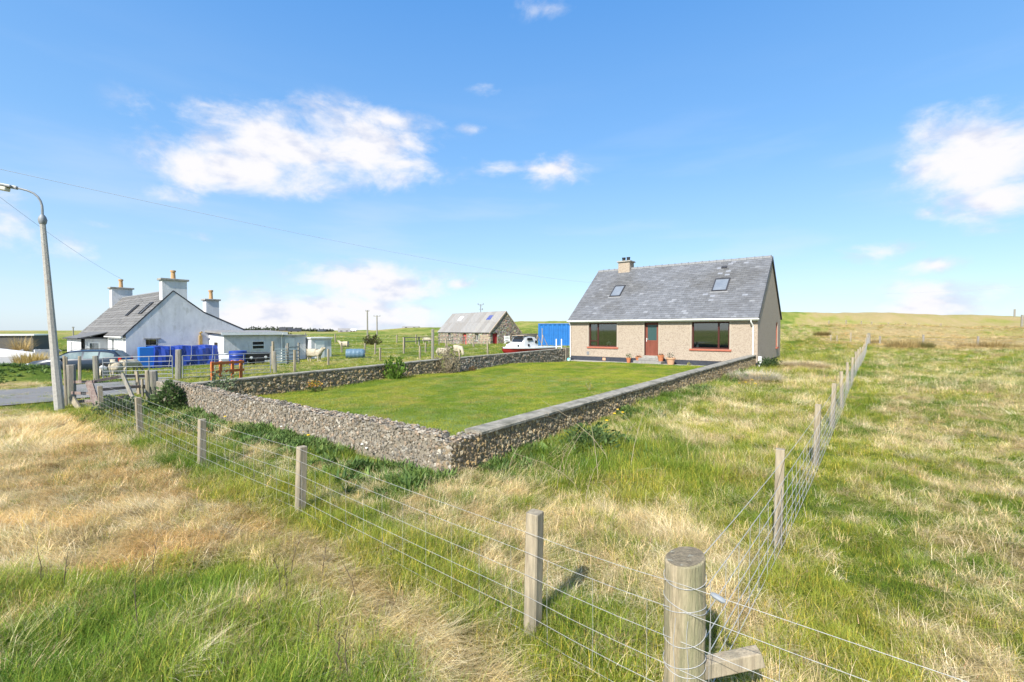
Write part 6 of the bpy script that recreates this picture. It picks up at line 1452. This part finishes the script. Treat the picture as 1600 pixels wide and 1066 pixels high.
def meadow():
    XY = []; SC = []
    for (d0, d1, dens, sc) in ((.9, 6, 400, 1.0), (6, 11, 210, 1.12), (11, 18, 85, 1.45), (18, 30, 34, 2.0), (30, 48, 13, 2.6), (48, 80, 5.5, 3.2), (80, 150, 1.6, 4.6)):
        half = R(58); A_ = half * (d1 ** 2 - d0 ** 2); n_ = int(A_ * dens)
        a = rng.uniform(-half, half, n_) - YAW; d = np.sqrt(rng.uniform(d0 ** 2, d1 ** 2, n_)); XY.append(np.column_stack([d * np.sin(a), d * np.cos(a)])); SC.append(np.full(n_, sc))
    XY = np.vstack(XY); SC = np.concatenate(SC); x, y = XY.T
    keep = ~in_garden(x, y, .22) & ~(on_road(x, y) & (fbm(x, y, 2, 1.5) < .62)) & ~((x < -30.5) & (x > -70) & (y > 0) & (y < 5.4)) & ~((x > -16.4) & (x < -4.3) & (y > 27) & (y < 37.2)) & ~((x < -35.5) & (x > -52) & (y > 6.8) & (y < 22)) & ~((x > -17.1) & (x < -15) & (y > 26.8) & (y < 28.2))
    x, y, SC = x[keep], y[keep], SC[keep]; n_ = len(x)
    d = dryness(x, y) + rng.normal(0, .32, n_); r_ = np.hypot(x, y)
    tuss = fbm(x + 9, y + 2, 3, 1.3)
    left = (x < -4.6) & (y < 2.4)
    bandm = np.exp(-((y - 2.18 + .10 * (x + 3)) / .3) ** 2) * (x < -1)
    kind = np.where(d > .62, np.where((rng.random(n_) < np.where(left, .65, .35)) | (bandm > .4), ORD['straw'], ORD['mess']), np.where(d > .42, np.where(rng.random(n_) < .5, ORD['mess'], ORD['short']), np.where((tuss > .48), ORD['green'], ORD['short'])))
    fgl = fgmask(x, y) > .5; strip = (np.abs(y - 2.72) < .4) & (x < -1) & (x > -18)
    kind = np.where((d < .5) & (fgl | strip), ORD['green'], kind)
    lushm = np.exp(-(((x + 2.9) / 1.7) ** 2 + ((y - 6.9) / 1.5) ** 2)); kind = np.where((d < .5) & (lushm > .25), ORD['green'], kind)
    sc = SC * rng.uniform(.75, 1.3, n_) * (1 + .25 * (tuss - .5))
    sc = sc * .92; sc = np.where(fgl & (d < .5), sc * 1.15, sc); sc = np.where(strip & (d < .55), sc * 1.15, sc); sc = sc * (1 + .6 * lushm); sc = np.where(x < -16.2, sc * .55, sc); sc = np.where((x > -.3) & (y > 2.6), sc * .85, sc); sc = np.where(y > 46, sc * .8, sc)
    sc = np.where((x > .4) & (y > 3) & (kind == ORD['green']), sc * .75, sc); sc = np.where(left, sc * .92, sc)
    sc = sc * np.clip(1.1 - 0.0 * r_, .5, 1.2)
    flow = fbm(x + 70, y - 20, 3, .45) * 2 * PI * 1.5 + np.where(left, -.6, .3); flow = np.where(bandm > .4, -.35 + rng.normal(0, .3, n_), flow)
    yaw = np.where(kind == ORD['straw'], flow + rng.normal(0, .35, n_), rng.uniform(0, 2 * PI, n_))
    rot = np.column_stack([rng.normal(0, .08, n_), rng.normal(0, .08, n_), yaw])
    g1 = np.array([.098, .175, .014]); g2 = np.array([.285, .31, .042]); s1 = np.array([.65, .515, .27]); s2 = np.array([.67, .46, .19]); s3 = np.array([.76, .66, .43])
    m = fbm(x, y, 3, .5)[:, None]; m2 = fbm(x - 7, y + 33, 3, 1.7)[:, None]; rr_ = rng.random(n_)[:, None]
    gcol = g1 * (1 - sstep(.32, .65, m + (rr_ - .5) * .3)) + g2 * sstep(.32, .65, m + (rr_ - .5) * .3)
    gcol = np.where(((x > -16) & (x < -3.6) & (y > 3.4) & (y < 26))[:, None] & (lushm[:, None] < .2), gcol * np.array([.75, .88, .9]), gcol)
    scol = s1 * (1 - sstep(.4, .7, m2)) + np.where(left[:, None], s2, s1 * .85) * sstep(.4, .7, m2); scol = np.where(rr_ > .72, s3, scol)
    t = sstep(.36, .66, d)[:, None]; tint = gcol * (1 - t) + scol * t
    fgm = fgmask(x, y)[:, None] * (1 - t); tint = tint * (1 - fgm * np.array([.22, .06, .1])); tint = tint * rng.uniform(.76, 1.3, n_)[:, None]; tint = np.where(left[:, None] & (rng.random(n_)[:, None] < .12) & (t > .5), np.array([.42, .27, .11]), tint)
    bog = ((y > 46) & (x > -5))[:, None]; tint = np.where(bog, tint * np.array([.90, .82, .70]), tint)
    hmp = (left | fgl)
    P = np.column_stack([x, y, H(x, y) - .01]); idx = kind + rng.integers(0, NV, n_)
    print('meadow instances', n_); scatter('meadow_grass', None, P, idx, rot, sc, tint, COL['meadow'])
meadow()
def lawn_grass():
    n_ = 26000; x = rng.uniform(-15.3, -5.2, n_); y = rng.uniform(4.95, 27.0, n_)
    m = fbm(x, y, 3, .6)[:, None]; m2 = fbm(x + 50, y, 3, 2.0)[:, None]; stripe = .5 + .5 * np.sin((x * .97 + y * .25) * 2 * PI / 1.1)[:, None]
    t = np.clip(sstep(.35, .65, m) * .6 + .35 * sstep(.5, .7, m2) + .26 * stripe - .1, 0, 1)
    tint = np.array([.15, .235, .022]) * (1 - t) + np.array([.33, .35, .045]) * t; dry_ = sstep(.56, .70, m2); tint = tint * (1 - .5 * dry_) + np.array([.30, .26, .09]) * .5 * dry_
    tint = tint * rng.uniform(.85, 1.15, n_)[:, None]
    edge = np.minimum.reduce([x + 15.3, -5.2 - x, y - 4.95]); sc = rng.uniform(.9, 1.4, n_) * (1 + 1.1 * np.exp(-edge / .15))
    P = np.column_stack([x, y, hs(x, y) + .028]); rot = np.column_stack([rng.normal(0, .05, n_), rng.normal(0, .05, n_), rng.uniform(0, 6.28, n_)])
    scatter('lawn_grass', None, P, rng.integers(0, NV, n_), rot, sc, tint, COL['lawn'])
lawn_grass()
def weeds():
    X, Y, Sc = [], [], []
    for _ in range(1500):
        x = random.uniform(-15.2, -4.6); f = (x + 15.2) / 10.6; yw = 4.45 + .35 * f - .18; y = yw - abs(random.gauss(0, .42)); 
        if float(fbm(np.array([x]), np.array([y]), 3, .9)[0]) > .44: X.append(x); Y.append(y); Sc.append(random.uniform(.7, 1.5))
    for _ in range(900):
        y = random.uniform(4.6, 27); x = -4.6 + abs(random.gauss(0, .35))
        if float(fbm(np.array([x]), np.array([y]), 3, .7)[0]) > .45: X.append(x); Y.append(y); Sc.append(random.uniform(.8, 1.7))
    for (cx_, cy_, n_, s_) in ((-3.55, 7.2, 110, .55), (-14.2, 3.6, 120, .5), (-12.4, 3.9, 80, .5), (-4.2, 29.5, 60, .5), (-34.8, 2.6, 260, 1.3), (-27.5, 5.0, 60, .5)):
        for _ in range(n_): X.append(random.gauss(cx_, s_)); Y.append(random.gauss(cy_, s_)); Sc.append(random.uniform(.9, 1.8))
    X, Y, Sc = map(np.array, (X, Y, Sc)); k = ~in_garden(X, Y, .16) & ~on_road(X, Y); X, Y, Sc = X[k], Y[k], Sc[k]; n_ = len(X); t = rng.random(n_)[:, None]
    tint = np.array([.07, .135, .035]) * (1 - t) + np.array([.18, .26, .07]) * t
    scatter('wall_foot_weeds', None, np.column_stack([X, Y, H(X, Y)]), rng.integers(0, 3, n_), np.column_stack([rng.normal(0, .2, n_), rng.normal(0, .2, n_), rng.uniform(0, 6.28, n_)]), Sc * .72, tint, COL['weed'])
weeds()

# ------------------------------------------------------------------ plants one can point at
def sp(px, py, h=0.0): p = G(px, py, h); return (p.x, p.y, p.z)
shrub('dark_shrub', 'dark green bush against the left end of the near garden wall', 'shrub', (-14.35, 4.0, h1(-14.35, 4.0)), 800, .50, .72, .10, (.06, .11, .03), (.14, .20, .07))
shrub('silver_shrub', 'pale silvery green shrub inside the left corner of the far garden wall', 'shrub', (-14.75, 5.35, h1(-14.8, 5.3)), 700, .48, .95, .085, (.13, .18, .08), (.34, .38, .24))
shrub('young_conifer', 'bright green feathery bush against the middle of the far garden wall', 'shrub', (-15.1, 11.9, h1(-15.1, 11.9)), 600, .52, .85, .13, (.08, .16, .02), (.17, .27, .04), 'ball', up=1.2)
shrub('yellow_flowers', 'clump of yellow and orange wallflowers on the lawn by the far garden wall', 'flowers', (-14.75, 8.25, h1(-14.8, 8.3)), 260, .30, .42, .06, (.07, .13, .03), (.13, .18, .04), root=None)
t_ = [o for o in C.objects if o.name.startswith('yellow_flowers')][0]
f = leafy(170, .30, .50, .055, (.75, .45, .03), (.80, .30, .03)); f.v = [(x, y, z * .5 + .22) for (x, y, z) in f.v]; f.build('blossoms', M['leaf'], t_, recalc=False)
shrub('dry_bush', 'dry buff-coloured climbing bush covering the far wall beside the tall grey pole', 'shrub', (-15.35, 15.2, h1(-15.3, 15.2)), 1100, .72, 1.35, .10, (.20, .16, .09), (.46, .40, .28), stem_m='drystalk', stems=10)
q = MB(); q.bar((0, 0, -.1), (.02, 0, 1.0), .06, .05); tag(q.build('garden_stake', M['vergewood'], loc=(-15.25, 15.85, h1(-15.25, 15.85))), 'pale brown stake standing against the wall right of the dry bush', 'stake')
shrub('red_leaved_plant', 'small reddish brown plant on the lawn below the stake and dry bush', 'plant', (-15.1, 16.6, h1(-15.1, 16.6)), 160, .26, .28, .06, (.18, .09, .03), (.26, .16, .05))
shrub('olive_bush', 'large olive and yellow green bush right of the white cottage', 'bush', tuple(atz(443, 548, 43)[:2]) + (-.3,), 1800, 2.0, 2.1, .22, (.07, .08, .02), (.20, .18, .05))
shrub('round_dark_bush', 'rounded dark brown green bush alone in the sheep field', 'bush', tuple(atz(581, 542, 58)[:2]) + (-.0,), 1500, 1.35, 1.45, .16, (.06, .055, .025), (.13, .115, .045))
def tuft(name, label, px, py, h, n, ln, wd, c, z=0, loc=None, cat='plant', lean=(.05, .45), group=None, rad=.25, curl=(.1, .8)):
    x, y, z_ = loc or sp(px, py, h); V, Fs, Cc = [], [], []
    for _ in range(n):
        k = random.uniform(.6, 1.25); a = random.uniform(0, 2 * PI); r_ = rad * random.random() ** .5; blade(V, Fs, Cc, r_ * math.cos(a), r_ * math.sin(a), a + random.gauss(0, .5), ln * random.uniform(.5, 1.1), wd, random.uniform(*lean), random.uniform(*curl), tuple(q_ * k for q_ in c))
    mb = MB(); mb.add(V, Fs); mb.c = Cc; o = mb.build(name, M['leaf'], recalc=False); o.location = (x, y, z_); return tag(o, label, cat, group)
tan = (.33, .24, .11); tang = (.20, .18, .06)
tuft('rush_tuft', 'wide brown rush tuft just right of the tall end post of the fence', 1372, 543, .4, 500, .75, .02, (.40, .29, .12), rad=.6)
tuft('rush_tuft', 'broad tan and brown rush tuft below the middle field post on the right', 1415, 549, .4, 900, .8, .02, (.42, .31, .13), rad=1.3)
tuft('rush_tuft', 'dark brown rush tuft just left of the right-hand field post', 1515, 546, .4, 700, .85, .02, (.38, .27, .11), rad=.9)
tuft('rush_tuft', 'dark brown rush tuft just right of the right-hand field post', 1552, 547, .4, 700, .85, .02, (.36, .26, .10), rad=.9)
tuft('rush_tuft', 'rush tuft cut by the right edge of the photo on the field boundary', 1600, 548, .4, 500, .8, .02, (.38, .29, .11), rad=.7)
tuft('rush_tuft', 'small olive rush tuft at the foot of the middle field post on the right', 1448, 546, .4, 300, .6, .02, tang, rad=.5)
tuft('rush_tuft', 'olive brown tuft on the rise behind the bungalow gable', 0, 0, 0, 500, .9, .03, (.17, .12, .04), loc=(*P2(1284, 62), h1(*P2(1284, 62))), rad=1.0)
tuft('pampas_grass', 'tall golden pampas grass in front of the far left garage', 0, 0, 0, 260, 1.9, .035, (.50, .36, .15), loc=tuple(atz(33, 560, 43)[:2]) + (-.1,), rad=.5, cat='grass clump', lean=(.02, .7), curl=(.1, .7))
tuft('golden_grass', 'low golden grass clump before the white yard wall', 0, 0, 0, 500, .95, .03, (.44, .33, .11), loc=tuple(atz(47, 565, 33.5)[:2]) + (-.3,), rad=.9, cat='grass clump')
tuft('straw_heap', 'pile of pale cut straw near the fence, right of the bungalow', 0, 0, 0, 2200, .42, .012, (.64, .53, .35), loc=(-2.2, 27.2, h1(-2.2, 27.2) - .08), rad=1.0, cat='straw heap', lean=(.7, 1.5), curl=(.0, .5))
tuft('brushwood_heap', 'grey heap of dead stalks in the grass below the bungalow gable', 0, 0, 0, 1500, .5, .012, (.60, .54, .42), loc=(-3.3, 20.5, h1(-3.3, 20.5) - .1), rad=.9, cat='brushwood', lean=(.6, 1.5), curl=(-.2, .4))
tuft('pale_grass_blades', 'arching pale yellow grass blades at the bottom left edge', 6, 1040, 0, 26, .42, .007, (.42, .42, .16), rad=.06, cat='grass clump', lean=(.2, 1.1), curl=(.4, 1.4))
def stalks(name, label, spots, h0, h1_, m, lean=.25, cat='dead stem', r_=.004, branch=True):
    for (px, py) in spots:
        x, y, z = sp(px, py); hh_ = random.uniform(h0, h1_); lx, ly = random.gauss(0, lean * hh_ * .5), random.gauss(0, lean * hh_ * .5)
        q = MB(); pts = [(0, 0, -.02)] + [(lx * s * s + random.gauss(0, .006), ly * s * s + random.gauss(0, .006), hh_ * s) for s in (.25, .5, .75, 1)]; q.tube(pts, r_, 5, r2=r_ * .45)
        if branch:
            for s in (.35, .55, .72): a = random.uniform(0, 6.3); b = Vector((lx * s * s, ly * s * s, hh_ * s)); q.tube([b, b + Vector((math.cos(a) * .03, math.sin(a) * .03, .04))], r_ * .5, 4)
        tag(q.build(name, M[m], loc=(x, y, z)), label, cat, label)
stalks('dead_dock', 'thin dark dead dock stem standing in the foreground grass', [(100, 915), (448, 940), (498, 1000), (556, 940), (403, 985), (540, 1065), (65, 912), (215, 1010), (530, 1050), (440, 930), (240, 900), (455, 905), (505, 905)], .26, .46, 'bark')
stalks('dry_cow_parsley', 'long pale dry cow parsley stalk leaning over the grass beside the brown wall', [(905, 770), (935, 760), (955, 735), (880, 742), (985, 745), (975, 700), (1000, 690), (930, 700), (1045, 668), (915, 790), (870, 765), (795, 745)], .45, .95, 'drystalk', lean=1.9)
def flowers(name, label, spots, c, m_, r0=.03):
    for (px, py) in spots:
        x, y, z = sp(px, py); t = thing(name, label, 'flower', (x, y, z), 0, label); q = MB(); hh_ = random.uniform(.16, .26); q.tube([(0, 0, 0), (.01, 0, hh_)], .003, 4); q.build('stalk', M['greenstalk'], t)
        q = MB(); q.lathe([(.004, hh_ - .006), (r0, hh_ + .004), (r0 * .8, hh_ + .014), (.006, hh_ + .018)], 9); q.build('bloom', M[m_], t)
M['greenstalk'] = mat('green_stalk', (.08, .14, .04)); M['dandy'] = mat('dandelion_yellow', (.75, .50, .02), (.65, .40, .02), scale=30); M['puff'] = mat('white_bloom', (.7, .7, .65))
flowers('dandelion', 'yellow dandelion in bloom at the foot of the near garden wall', [(330, 648), (343, 650), (358, 652), (402, 662), (476, 688), (482, 694), (571, 712), (352, 662), (292, 636)], None, 'dandy', .032)
flowers('dandelion', 'yellow dandelion blooming outside the brown garden wall above the dry stalks', [(965, 650), (973, 655), (960, 660), (948, 668)], None, 'dandy', .035)
flowers('dandelion', 'yellow flower in the rough grass outside the far end of the brown wall', [(1155, 606), (1165, 608), (1175, 604), (1180, 610)], None, 'dandy', .045)
flowers('white_flower', 'small white daisy in the weeds below the near garden wall', [(566, 717), (573, 721), (440, 683), (447, 676), (425, 672)], None, 'puff', .026)
shrub('pale_yellow_plant', 'spindly yellow flowering plant in the lawn before the door', 'plant', sp(921, 612, .0), 90, .20, .36, .05, (.30, .28, .06), (.55, .42, .08), stems=5, stem_m='drystalk')
shrub('pale_yellow_plant', 'small yellow plant on the lawn edge near the path, right of the pots', 'plant', sp(1077, 572, .05), 60, .16, .22, .06, (.28, .30, .08), (.5, .42, .12), stems=3, stem_m='greenstalk')
shrub('nettle_clump', 'green nettle clump against the outer side of the brown garden wall', 'plant', (-3.75, 7.2, h1(-3.75, 7.2)), 800, .60, .40, .075, (.07, .12, .035), (.15, .22, .07), stems=9, stem_m='greenstalk')
shrub('nettle_clump', 'green nettle clump beside the pier at the bungalow corner', 'plant', (-3.7, 27.2, h1(-3.7, 27.2)), 700, .60, .60, .11, (.04, .08, .025), (.10, .15, .06), stems=7, stem_m='greenstalk')
shrub('grey_dock', 'grey-green clump of weeds behind the third fence post from the lamp', 'plant', sp(185, 650, -.02), 900, .60, .42, .08, (.07, .11, .06), (.15, .19, .10), stems=6, stem_m='greenstalk')
# far-off trees and gorse along the skyline: one mass
def skyline():
    mb = MB()
    for px in np.arange(372, 520, 1.2):
        z = 410 + random.uniform(-15, 15); p = atz(float(px), 516, z); b = h1(p.x, p.y); hh_ = random.uniform(1.0, 2.6) * (1.2 if 390 < px < 470 else .7)
        for _ in range(10):
            c = Vector((p.x + random.gauss(0, 1.2), p.y + random.gauss(0, 1.2), b + random.uniform(0, hh_))); s_ = random.uniform(.4, 1.1); k = random.uniform(.5, 1.2)
            mb.add([c + Vector((random.gauss(0, s_), random.gauss(0, s_), random.gauss(0, s_))) for _ in range(3)], [(0, 1, 2)], (.06 * k, .075 * k, .045 * k))
    tag(mb.build('far_scrub', M['leaf'], recalc=False), None, None, None, 'stuff')
skyline()
print('tris', sum(len(o.data.polygons) for o in C.objects if o.type == 'MESH'), 'objects', len(C.objects))
